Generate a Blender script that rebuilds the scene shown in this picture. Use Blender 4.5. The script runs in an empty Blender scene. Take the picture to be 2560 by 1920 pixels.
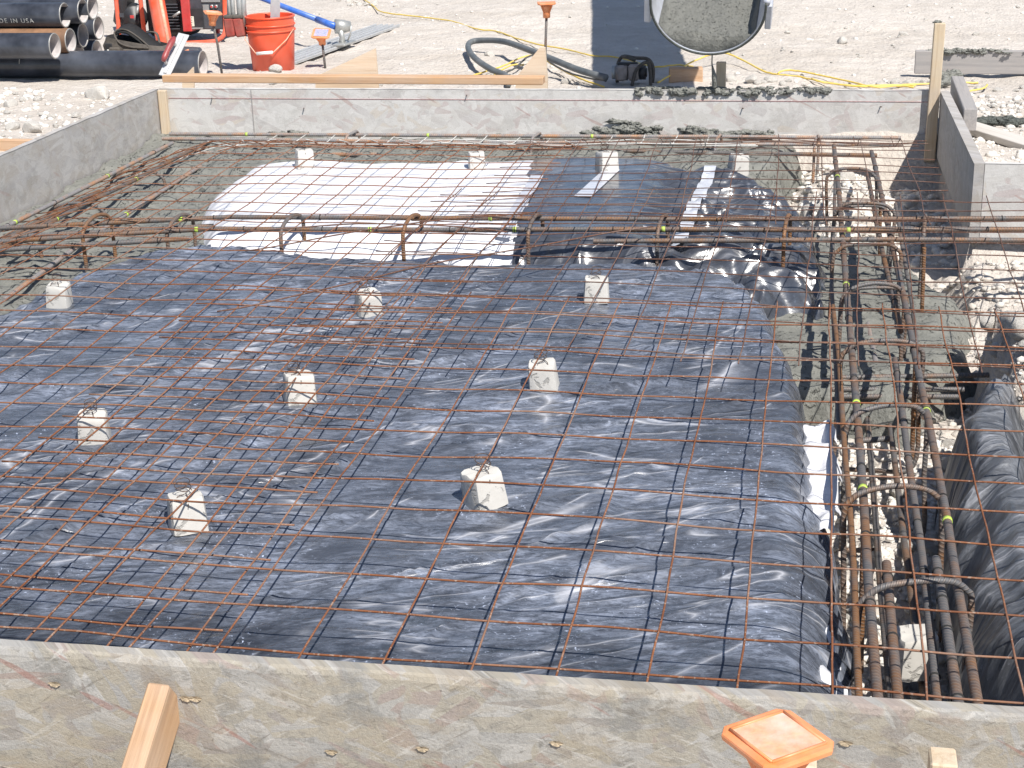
import bpy, math, random
import numpy as np
from mathutils import Vector, Matrix, Euler
rnd = random.Random(7)
S = bpy.context.scene; COL = S.collection
# ---------------------------------------------------------------- camera
F = 3920.0                                    # focal length in pixels of the 2560 px wide photograph
RIGHT = np.array([0.98248305, 0.18444198, -0.02661228])
DOWN = np.array([0.03897753, -0.34303859, -0.93851227])
FWD = np.array([-0.1822301, 0.92103511, -0.34421869])
CAM = np.array([0.0, 0.0, 1.42])
cd = bpy.data.cameras.new('camera'); cam = bpy.data.objects.new('camera', cd); COL.objects.link(cam)
cd.sensor_width = 36; cd.lens = F / 2560 * 36; cd.clip_start = 0.05; cd.clip_end = 400
cam.matrix_world = Matrix([[RIGHT[0], -DOWN[0], -FWD[0], CAM[0]], [RIGHT[1], -DOWN[1], -FWD[1], CAM[1]],
                           [RIGHT[2], -DOWN[2], -FWD[2], CAM[2]], [0, 0, 0, 1]])
S.camera = cam
def ray(px, py):
    return RIGHT * (px - 1280) + DOWN * (py - 960) + FWD * F
def at(px, py, z):                            # where the line of sight of a photo pixel meets height z
    d = ray(px, py); return CAM + d * ((z - CAM[2]) / d[2])
def aty(px, py, Y):
    d = ray(px, py); return CAM + d * ((Y - CAM[1]) / d[1])
# ---------------------------------------------------------------- light
SUN = Vector((-0.46, 0.58, -1.0)).normalized()
elev = math.asin(-SUN.z); azim = math.atan2(-SUN.x, -SUN.y)
w = bpy.data.worlds.new('World'); S.world = w; w.use_nodes = True
wt = w.node_tree; bg = wt.nodes['Background']
sky = wt.nodes.new('ShaderNodeTexSky'); sky.sky_type = 'NISHITA'; sky.sun_disc = False
sky.sun_elevation = elev; sky.sun_rotation = azim; sky.altitude = 1200; sky.dust_density = 1.0
wt.links.new(sky.outputs[0], bg.inputs[0]); bg.inputs[1].default_value = 0.085
sl = bpy.data.lights.new('sun', 'SUN'); sl.energy = 4.7; sl.angle = math.radians(0.53); sl.color = (1, 0.955, 0.89)
so = bpy.data.objects.new('sun', sl); COL.objects.link(so); so.location = (3, -2, 9)
so.rotation_euler = SUN.to_track_quat('-Z', 'Y').to_euler()
S.view_settings.view_transform = 'Standard'; S.view_settings.look = 'None'
S.view_settings.gamma = 1; S.view_settings.exposure = 0.40
S.render.engine = 'CYCLES'
# ---------------------------------------------------------------- helpers
ORG = {}
def tag(o, label, cat, group=None, kind=None):
    if label: o['label'] = label
    if cat: o['category'] = cat
    if group: o['group'] = group
    if kind: o['kind'] = kind
    return o
def thing(name, label, cat, loc, group=None):
    o = bpy.data.objects.new(name, None); COL.objects.link(o); o.empty_display_size = 0.05
    o.location = Vector([float(v) for v in loc]); ORG[o.name] = np.array([float(v) for v in loc])
    return tag(o, label, cat, group)
class MB:
    def __init__(s): s.V = []; s.F = []; s.U = []
    def add(s, V, Fs, U=None):
        b = len(s.V); s.V.extend([tuple(map(float, v)) for v in V])
        for i, f in enumerate(Fs):
            s.F.append(tuple(b + k for k in f)); s.U.append(U[i] if U else None)
        return s
    def box(s, c, size, R=None, taper=1.0, bev=0.0):
        hx, hy, hz = [v / 2 for v in size]; R = R or Matrix.Identity(3); c = Vector([float(v) for v in c])
        if bev <= 0:
            P = [(x, y, z) for z in (-1, 1) for y in (-1, 1) for x in (-1, 1)]
            V = [c + R @ Vector((x * hx * (taper if z > 0 else 1), y * hy * (taper if z > 0 else 1), z * hz)) for x, y, z in P]
            s.add(V, [(0, 2, 3, 1), (4, 5, 7, 6), (0, 1, 5, 4), (2, 6, 7, 3), (0, 4, 6, 2), (1, 3, 7, 5)])
        else:
            ring = []
            for (x, y) in ((1, 1), (-1, 1), (-1, -1), (1, -1)):
                ring += ([(x, y, 0, 1), (x, y, 1, 0)] if x * y > 0 else [(x, y, 1, 0), (x, y, 0, 1)])
            V = []
            for zz, q in ((-hz, 1), (-hz + bev, 0), (hz - bev, 0), (hz, 1)):
                k = taper if zz > 0 else 1
                for (x, y, a, b) in ring:
                    V.append(c + R @ Vector((x * (hx - bev * max(a, q)) * k, y * (hy - bev * max(b, q)) * k, zz)))
            Fs = [tuple(range(7, -1, -1)), tuple(range(24, 32))]
            for r in range(3):
                for k in range(8): Fs.append((r * 8 + k, r * 8 + (k + 1) % 8, r * 8 + 8 + (k + 1) % 8, r * 8 + 8 + k))
            s.add(V, Fs)
        return s
    def tube(s, pts, r, n=8, caps=True, flat=1.0):
        P = [Vector([float(v) for v in p]) for p in pts]; m = len(P)
        rr = r if isinstance(r, (list, tuple, np.ndarray)) else [r] * m
        t0 = (P[1] - P[0]).normalized(); up = Vector((0, 0, 1)) if abs(t0.z) < .9 else Vector((1, 0, 0))
        a = t0.cross(up).normalized(); V = []; Ls = [0.0]
        for i in range(m):
            t = (P[min(i + 1, m - 1)] - P[max(i - 1, 0)])
            t = t.normalized() if t.length > 1e-9 else t0
            a = (a - t * a.dot(t)); a = a.normalized() if a.length > 1e-6 else t.orthogonal().normalized()
            b = t.cross(a)
            if i: Ls.append(Ls[-1] + (P[i] - P[i - 1]).length)
            for k in range(n):
                q = 2 * math.pi * k / n
                V.append(P[i] + a * (math.cos(q) * rr[i]) + b * (math.sin(q) * rr[i] * flat))
        Fs = []; U = []
        for i in range(m - 1):
            for k in range(n):
                k2 = (k + 1) % n
                Fs.append((i * n + k, i * n + k2, (i + 1) * n + k2, (i + 1) * n + k))
                U.append(((Ls[i], k / n), (Ls[i], (k + 1) / n), (Ls[i + 1], (k + 1) / n), (Ls[i + 1], k / n)))
        if caps:
            Fs.append(tuple(range(n - 1, -1, -1))); U.append(None)
            Fs.append(tuple(range((m - 1) * n, m * n))); U.append(None)
        s.add(V, Fs, U); return s
    def lathe(s, prof, c=(0, 0, 0), R=None, n=32, close=False):
        R = R or Matrix.Identity(3); c = Vector([float(v) for v in c]); V = []; m = len(prof)
        for r, z in prof:
            for k in range(n):
                q = 2 * math.pi * k / n; V.append(c + R @ Vector((r * math.cos(q), r * math.sin(q), z)))
        Fs = [(i * n + k, i * n + (k + 1) % n, ((i + 1) % m) * n + (k + 1) % n, ((i + 1) % m) * n + k)
              for i in range(m if close else m - 1) for k in range(n)]
        if not close: Fs += [tuple(range(n - 1, -1, -1)), tuple(range((m - 1) * n, m * n))]
        s.add(V, Fs); return s
    def grid(s, X, Y, Z):                       # X, Y, Z : 2-D arrays
        ny, nx = X.shape
        V = np.stack([X.ravel(), Y.ravel(), Z.ravel()], 1)
        Fs = [(j * nx + i, j * nx + i + 1, (j + 1) * nx + i + 1, (j + 1) * nx + i) for j in range(ny - 1) for i in range(nx - 1)]
        s.add(V, Fs); return s
    def build(s, name, mat, parent=None, smooth=False, local=False, label=None):
        o0 = np.zeros(3) if (local or parent is None) else ORG[parent.name]
        me = bpy.data.meshes.new(name)
        me.from_pydata([(v[0] - o0[0], v[1] - o0[1], v[2] - o0[2]) for v in s.V], [], s.F)
        if any(u is not None for u in s.U):
            uv = me.uv_layers.new(name='UVMap'); data = np.zeros((len(me.loops), 2), 'f'); li = 0
            for f, u in zip(s.F, s.U):
                for k in range(len(f)):
                    if u is not None: data[li] = u[k]
                    li += 1
            uv.data.foreach_set('uv', data.ravel())
        if smooth: me.polygons.foreach_set('use_smooth', [True] * len(me.polygons))
        me.materials.append(mat); me.update()
        o = bpy.data.objects.new(name, me); COL.objects.link(o)
        if parent is not None: o.parent = parent
        ORG[o.name] = o0 if parent is not None else np.zeros(3)
        if label: o['label'] = label
        return o
def soften(o, ang=35):
    try: o.data.set_sharp_from_angle(angle=math.radians(ang))
    except Exception: pass
    return o
# vectorised gradient noise
def _h(ix, iy, seed):
    n = (ix * 374761393 + iy * 668265263 + seed * 974634777) & 0xffffffff
    n = ((n ^ (n >> 13)) * 1274126177) & 0xffffffff
    return ((n ^ (n >> 16)) & 0xffff) / 65535.0 * 2 * np.pi
def pn(x, y, seed=0):
    x = np.asarray(x, float); y = np.asarray(y, float)
    ix = np.floor(x).astype(np.int64); iy = np.floor(y).astype(np.int64); fx = x - ix; fy = y - iy
    u = fx * fx * fx * (fx * (fx * 6 - 15) + 10); v = fy * fy * fy * (fy * (fy * 6 - 15) + 10)
    def g(dx, dy):
        a = _h(ix + dx, iy + dy, seed); return np.cos(a) * (fx - dx) + np.sin(a) * (fy - dy)
    return ((g(0, 0) * (1 - u) + g(1, 0) * u) * (1 - v) + (g(0, 1) * (1 - u) + g(1, 1) * u) * v) * 1.5
def fbm(x, y, seed=0, oct=3):
    t = 0; a = 1
    for k in range(oct): t = t + a * pn(x * 2 ** k, y * 2 ** k, seed + k * 17); a *= .5
    return t
def ridge(x, y, seed=0): return 1 - np.abs(pn(x, y, seed)) * 2
def sst(a, b, x):
    t = np.clip((x - a) / (b - a), 0, 1); return t * t * (3 - 2 * t)
# ---------------------------------------------------------------- materials
class M:
    def __init__(s, name):
        s.m = bpy.data.materials.new(name); s.m.use_nodes = True; s.t = s.m.node_tree; s.b = s.t.nodes['Principled BSDF']
    def n(s, typ, props=None, **inp):
        nd = s.t.nodes.new('ShaderNode' + typ)
        for k, v in (props or {}).items(): setattr(nd, k, v)
        for k, v in inp.items():
            key = int(k[1:]) if k[0] == 'i' and k[1:].isdigit() else k.replace('_', ' ')
            s.set(nd.inputs[key], v)
        return nd
    def set(s, sock, v):
        if isinstance(v, bpy.types.NodeSocket): s.t.links.new(v, sock)
        elif isinstance(v, bpy.types.Node): s.t.links.new(v.outputs[0], sock)
        else:
            if isinstance(v, tuple) and len(v) == 3 and sock.type == 'RGBA': v = v + (1,)
            sock.default_value = v
    def co(s, which='Object'): return s.n('TexCoord').outputs[which]
    def map(s, v, scale=(1, 1, 1), rot=(0, 0, 0), loc=(0, 0, 0)):
        if rot != (0, 0, 0): v = s.n('Mapping', Vector=v, Rotation=rot).outputs[0]; rot = (0, 0, 0)
        return s.n('Mapping', Vector=v, Scale=scale, Rotation=rot, Location=loc).outputs[0]
    def noise(s, v, sc, det=4, rough=.55, dist=0, out=0): return s.n('TexNoise', Vector=v, Scale=sc, Detail=det, Roughness=rough, Distortion=dist).outputs[out]
    def vor(s, v, sc, feature='F1', out=0, rand=1.0):
        nd = s.n('TexVoronoi', {'feature': feature}, Vector=v, Scale=sc, Randomness=rand); return nd.outputs[out]
    def ramp(s, f, stops, interp='LINEAR'):
        nd = s.n('ValToRGB', Fac=f); cr = nd.color_ramp; cr.interpolation = interp
        while len(cr.elements) < len(stops): cr.elements.new(.5)
        for e, (p, c) in zip(cr.elements, stops):
            e.position = p; e.color = (c, c, c, 1) if not isinstance(c, tuple) else c + (1,)
        return nd.outputs[0]
    def mix(s, f, a, b, bt='MIX'):
        nd = s.n('Mix', {'data_type': 'RGBA', 'blend_type': bt}); s.set(nd.inputs[0], f); s.set(nd.inputs[6], a); s.set(nd.inputs[7], b); return nd.outputs[2]
    def math(s, op, a, b=0.0, c=None):
        nd = s.n('Math', {'operation': op}); s.set(nd.inputs[0], a); s.set(nd.inputs[1], b)
        if c is not None: s.set(nd.inputs[2], c)
        return nd.outputs[0]
    def bump(s, hgt, dist=.01, st=1.0, nrm=None):
        nd = s.n('Bump', Height=hgt, Distance=dist, Strength=st)
        if nrm is not None: s.set(nd.inputs['Normal'], nrm)
        return nd.outputs[0]
    def out(s, col=None, rough=None, nrm=None, metal=None, spec=None):
        for k, v in (('Base Color', col), ('Roughness', rough), ('Normal', nrm), ('Metallic', metal), ('Specular IOR Level', spec)):
            if v is not None: s.set(s.b.inputs[k], v)
        return s.m
def plain(name, col, rough=.5, metal=0, var=.25, sc=30, bump=.0008, dust=0.0, dcol=(.5, .47, .43), spec=.5):
    m = M(name); v = m.co(); n1 = m.noise(v, sc, 5); n2 = m.noise(v, sc * .22, 4, .6)
    c = m.mix(m.ramp(n1, [(.3, 0.), (.7, 1.)]), tuple(x * (1 - var) for x in col), tuple(min(1, x * (1 + var)) for x in col))
    if dust > 0: c = m.mix(m.math('MULTIPLY', m.ramp(n2, [(.35, 0.), (.7, 1.)]), dust), c, dcol)
    return m.out(c, rough, m.bump(n1, bump), metal, spec)
def osb(name, cs, dusty, dcol, stain, bumpd=.0012, red=.12, fs=1.):
    m = M(name); sp = m.n('SeparateXYZ', Vector=m.co())
    u = m.math('ADD', sp.outputs[0], sp.outputs[1]); P = m.n('CombineXYZ', X=u, Y=sp.outputs[2], Z=0.0).outputs[0]
    P2 = m.mix(.010, P, m.noise(P, 9, 4, out=1))
    lay = []
    for ang, k in ((.42, 0.), (-.62, 3.3), (1.15, 7.1), (-.12, 5.2)):
        q = m.map(P2, scale=(6.5 * fs, 30 * fs, 1), rot=(0, 0, ang), loc=(k, k, 0))
        vc = m.n('TexVoronoi', {'feature': 'F1'}, Vector=q, Scale=1.0)
        col = m.ramp(m.n('SeparateColor', Color=vc.outputs['Color']).outputs[0], cs, 'CONSTANT')
        grain = m.noise(m.map(P2, scale=(16, 120, 1), rot=(0, 0, ang), loc=(k, k, 0)), 1.0, 4, .6)
        lay.append((m.mix(m.ramp(grain, [(.35, 0.), (.75, .26)]), col, (.35, .30, .26), 'MULTIPLY'), grain))
    c, g = lay[0]
    for n_, (l, gr) in enumerate(lay[1:]):
        k1 = m.ramp(m.noise(m.map(P2, loc=(n_ * 5., 4, 0)), 9, 1), [(.52, 0.), (.54, 1.)]); c = m.mix(k1, c, l); g = m.mix(k1, g, gr)
    dn = m.noise(m.map(P, scale=(1, 1.8, 1)), 3.2, 6, .65)
    c = m.mix(m.ramp(dn, [(.32, dusty * .35), (.62, dusty)]), c, dcol)
    st = m.noise(m.map(P, loc=(3, 8, 0)), 4.5, 7, .72)
    c = m.mix(m.math('MULTIPLY', m.ramp(st, [(.53, 0.), (.60, 1.)]), stain), c, (.24, .235, .22))
    mo = m.math('MULTIPLY', m.ramp(m.noise(m.map(P, scale=(1, 1.5, 1), loc=(2, 2, 0)), 26, 6, .75), [(.54, 0.), (.60, 1.)]), m.ramp(m.noise(m.map(P, loc=(6, 1, 0)), 2.6, 4), [(.42, 0.), (.6, 1.)]))
    c = m.mix(m.math('MULTIPLY', mo, stain), c, (.21, .20, .18))
    tn = m.ramp(m.noise(m.map(P2, scale=(1, 2.2, 1), loc=(1, 3, 0)), 5.5, 9, .72), [(.47, 0.), (.60, 1.)])
    c = m.mix(m.math('MULTIPLY', tn, min(.42, stain * .5)), c, (.36, .30, .215))
    rd = m.noise(m.map(P, scale=(3, 22, 1), rot=(0, 0, .5), loc=(5, 2, 0)), 1.0, 2)
    c = m.mix(m.math('MULTIPLY', m.ramp(rd, [(.66, 0.), (.68, 1.)]), red), c, (.33, .17, .14))
    fine = m.noise(P, 170, 5, .75)
    c = m.mix(.30, c, m.mix(fine, (.05, .05, .05), (1, 1, 1)), 'OVERLAY')
    for ang, k in ((.3, 1.), (-.5, 4.)) if fs > 1 else ():   # scratches, torn fibres and pitting of the weathered face
        sc = m.noise(m.map(P2, scale=(9, 75, 1), rot=(0, 0, ang), loc=(k, k, 0)), 1.0, 6, .7, .4)
        c = m.mix(m.ramp(sc, [(.60, 0.), (.66, .5)]), c, (.17, .15, .125)); c = m.mix(m.ramp(sc, [(.34, .45), (.40, 0.)]), c, (.58, .56, .52))
    pit = m.math('MULTIPLY', m.ramp(m.noise(m.map(P, loc=(8, 2, 0)), 95, 6, .8), [(.56, 0.), (.62, .75)]), m.ramp(m.noise(m.map(P, loc=(2, 9, 0)), 7, 5, .7), [(.48, 0.), (.58, 1.)])); c = m.mix(m.math('MULTIPLY', pit, stain), c, (.15, .14, .125))
    spk = m.ramp(m.noise(m.map(P, loc=(1, 7, 0)), 60, 3), [(.70, 0.), (.74, .5)])
    c = m.mix(spk, c, (.12, .10, .085))
    return m.out(c, .85, m.bump(fine, bumpd * .9, 1, m.bump(g, bumpd * .25)), None, .2)
def lumber(name, c1, c2, axis=0, grey=.0, gcol=(.35, .34, .32), sc=1.0):
    m = M(name); v = m.co()
    s = [60., 60., 60.]; s[axis] = 2.2
    s = tuple(x * sc for x in s)
    ring = m.noise(m.map(v, scale=s), 1, 3, .55, .6); fib = m.noise(m.map(v, scale=tuple(x * 4 for x in s)), 1, 4, .7)
    big = m.noise(v, 5, 4, .6)
    c = m.mix(m.ramp(ring, [(.38, 0.), (.55, 1.)]), c1, c2)
    c = m.mix(m.ramp(big, [(.35, grey * .3), (.65, grey)]), c, gcol)
    c = m.mix(.25, c, m.mix(fib, (.1, .1, .1), (.95, .95, .95)), 'OVERLAY')
    return m.out(c, .75, m.bump(fib, .0008, 1, m.bump(ring, .0008)), None, .3)
def rebar_mat(name, rust, pitch=95.0, tone=1.0):
    m = M(name); uv = m.co('UV'); v = m.co()
    sp = m.n('SeparateXYZ', Vector=uv)
    a = m.math('ADD', m.math('MULTIPLY', sp.outputs[0], pitch * 2 * math.pi), m.math('MULTIPLY', sp.outputs[1], 4 * math.pi))
    w_ = m.ramp(m.math('ADD', m.math('MULTIPLY', m.math('SINE', a), .5), .5), [(.55, 0.), (.85, 1.)])
    n1 = m.noise(v, 9, 5, .65); n2 = m.noise(v, 60, 4)
    g = m.mix(n2, (.075 * tone, .08 * tone, .09 * tone), (.2 * tone, .19 * tone, .185 * tone))
    r = m.mix(n2, (.16 * tone, .07 * tone, .03 * tone), (.34 * tone, .17 * tone, .07 * tone))
    c = m.mix(m.ramp(n1, [(.5 - rust * .3, 0.), (.75 - rust * .35, 1.)]), g, r)
    c = m.mix(m.math('MULTIPLY', w_, .35), c, (.32 * tone, .27 * tone, .23 * tone))
    return m.out(c, .6, m.bump(w_, .0022, 1, m.bump(n2, .0006)), .25)
def wire_mat(name, a, b, pale):
    m = M(name); v = m.co(); n1 = m.noise(v, 14, 5, .6); n2 = m.noise(v, 120, 3, .6); n3 = m.noise(v, 2.3, 3)
    c = m.mix(m.ramp(n1, [(.35, 0.), (.65, 1.)]), a, b)
    c = m.mix(m.math('MULTIPLY', m.ramp(n2, [(.56, 0.), (.66, 1.)]), .75), c, pale)
    c = m.mix(m.math('MULTIPLY', m.ramp(n3, [(.48, 0.), (.66, 1.)]), .4), c, pale)
    return m.out(c, .75, m.bump(n2, .0008), None, .3)
def film(name, base, dust, dcol, r0, r1, spots=.5, floor=.3, cr_=.006, crease=0., spec=.55, clean=False, coat=0., dirs=((-.60, .9, 3.4), (-.15, 1.2, 6.5), (-1.05, .7, 3.4), (-.45, 1.6, 9.))):
    m = M(name); v = m.co()
    big = m.noise(v, 1.4, 4, .6); md = m.noise(m.map(v, scale=(1, 2.4, 1), rot=(0, 0, -.25)), 6, 9, .76, .8); fi = m.noise(m.map(v, scale=(1, 3.4, 1), rot=(0, 0, -.15)), 30, 8, .8, .6)
    f = m.math('MULTIPLY', m.ramp(md, [(.40, floor * .5), (.64, 1.)]), m.ramp(big, [(.34, .35), (.60, 1.)]))
    f = m.math('MULTIPLY', m.math('MULTIPLY', f, m.ramp(fi, [(.40, .15), (.58, 1.)])), dust * 1.15)
    f = m.math('MINIMUM', m.math('ADD', f, floor * .5), 1.0)
    if clean:                                   # the freshly unrolled margin near the front board carries less dust
        yy = m.n('SeparateXYZ', Vector=v).outputs[1]; yy = m.math('ADD', yy, m.math('MULTIPLY', m.noise(v, 3.5, 5, .6), .9))
        f = m.math('MULTIPLY', f, m.n('MapRange', {'interpolation_type': 'SMOOTHSTEP'}, Value=yy, i1=2.85, i2=3.25, i3=.22, i4=1.0).outputs[0])
    c = m.mix(f, base, dcol)
    sp = m.math('MULTIPLY', m.ramp(m.noise(v, 85, 5, .7, .4), [(.60, 0.), (.70, 1.)]), m.ramp(m.noise(m.map(v, loc=(4, 4, 0)), 4.5, 4), [(.5, 0.), (.60, spots)]))
    c = m.mix(sp, c, tuple(min(1, x * 2.2) for x in dcol))
    nrm = None; hs = None; ln = None
    for k, (ang, s1, s2) in enumerate(dirs):     # sharp stretched creases, stress whitening and crest highlights both painted as pale lines
        nz = m.noise(m.map(v, scale=(s1, s2, 1), rot=(0, 0, ang), loc=(k * 3.7, k * 1.9, 0)), 1.0, 2.5, .5, .35)
        ab = m.math('ABSOLUTE', m.math('SUBTRACT', nz, .5)); t = m.math('SUBTRACT', 1.0, m.math('MINIMUM', m.math('MULTIPLY', ab, 11.), 1.0))
        msk = m.ramp(m.noise(m.map(v, loc=(k * 2.1, 7, 0)), 2.6, 2), [(.42, 0.), (.58, 1.)])
        t = m.math('MULTIPLY', t, msk); l = m.math('MULTIPLY', m.math('POWER', t, 14.0), .95)
        hs = t if hs is None else m.math('ADD', hs, t); ln = l if ln is None else m.math('MAXIMUM', ln, l)
    if crease:
        if clean: crease = m.math('MULTIPLY', crease, m.n('MapRange', Value=yy, i1=2.75, i2=3.3, i3=.25, i4=1.0).outputs[0])
        c = m.mix(m.math('MULTIPLY', ln, crease), c, (.52, .53, .57))
    rr = m.math('ADD', m.math('MULTIPLY', f, r1 - r0), r0)
    cr = m.noise(m.map(v, scale=(1, 2.4, 1), rot=(0, 0, -.35)), 10, 3, .5, 1.0)
    m.out(c, rr, m.bump(fi, .0005, 1, m.bump(hs, .009, .7, m.bump(cr, cr_, .7))), None, spec)
    m.b.inputs['Coat Weight'].default_value = coat; m.b.inputs['Coat Roughness'].default_value = .13
    return m.m
def stone_mat(name, c1, c2, sc=6, dark=(.28, .25, .22)):
    m = M(name); v = m.co(); n1 = m.noise(v, sc, 6, .65); n2 = m.noise(v, sc * 9, 4, .7)
    oi = m.n('ObjectInfo').outputs['Random']
    c = m.mix(m.ramp(n1, [(.3, 0.), (.7, 1.)]), c1, c2); c = m.mix(m.math('MULTIPLY', oi, .35), c, c1)
    c = m.mix(m.ramp(n2, [(.62, 0.), (.75, .4)]), c, dark)
    return m.out(c, .9, m.bump(n2, .004, 1, m.bump(n1, .01)), None, .2)
def ground_mat():
    m = M('limestone_dirt'); v = m.co(); rut = m.noise(m.map(v, scale=(.4, 1.7, 1), rot=(0, 0, .12)), 1.0, 5, .6, .4)
    a = m.noise(v, .8, 5, .6); b = m.noise(v, 7, 6, .65); c_ = m.noise(v, 45, 5, .7); d = m.vor(v, 38)
    c = m.mix(m.ramp(a, [(.3, 0.), (.7, 1.)]), (.61, .56, .505), (.70, .65, .595))
    c = m.mix(m.ramp(b, [(.35, .35), (.65, 0.)]), c, (.42, .36, .30)); c = m.mix(m.ramp(rut, [(.42, .22), (.56, 0.)]), c, (.44, .385, .32))
    c = m.mix(m.ramp(c_, [(.62, 0.), (.72, .45)]), c, (.75, .72, .68))
    c = m.mix(m.ramp(m.noise(m.map(v, loc=(3, 3, 3)), 60, 4, .6), [(.60, 0.), (.7, .5)]), c, (.27, .235, .2))
    h = m.math('ADD', m.math('MULTIPLY', b, 1.5), m.math('MULTIPLY', c_, .6))
    h = m.math('SUBTRACT', h, m.math('MULTIPLY', d, .35)); h = m.math('ADD', h, m.math('MULTIPLY', rut, .5))
    return m.out(c, .95, m.bump(h, .02), None, .15)
def concrete_mat(name, c1, c2, sc=22, bd=.012, rough=.6, spec=.4):
    m = M(name); v = m.co(); a = m.noise(v, sc, 6, .68); b = m.noise(v, sc * 5, 5, .7); g = m.noise(v, 3, 3)
    pit = m.ramp(m.noise(m.map(v, loc=(5, 1, 2)), sc * 2.2, 4, .6, .8), [(.60, 0.), (.66, 1.)])
    c = m.mix(m.ramp(a, [(.3, 0.), (.7, 1.)]), c1, c2)
    c = m.mix(m.math('MULTIPLY', pit, .55), c, tuple(x * .3 for x in c1))
    c = m.mix(m.ramp(b, [(.68, 0.), (.75, .6)]), c, tuple(min(1, x * 1.8) for x in c2))
    c = m.mix(m.math('MULTIPLY', g, .25), c, tuple(x * .75 for x in c1))
    h = m.math('SUBTRACT', m.math('ADD', a, m.math('MULTIPLY', b, .3)), m.math('MULTIPLY', pit, .9))
    return m.out(c, rough, m.bump(h, bd), None, spec)
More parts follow.
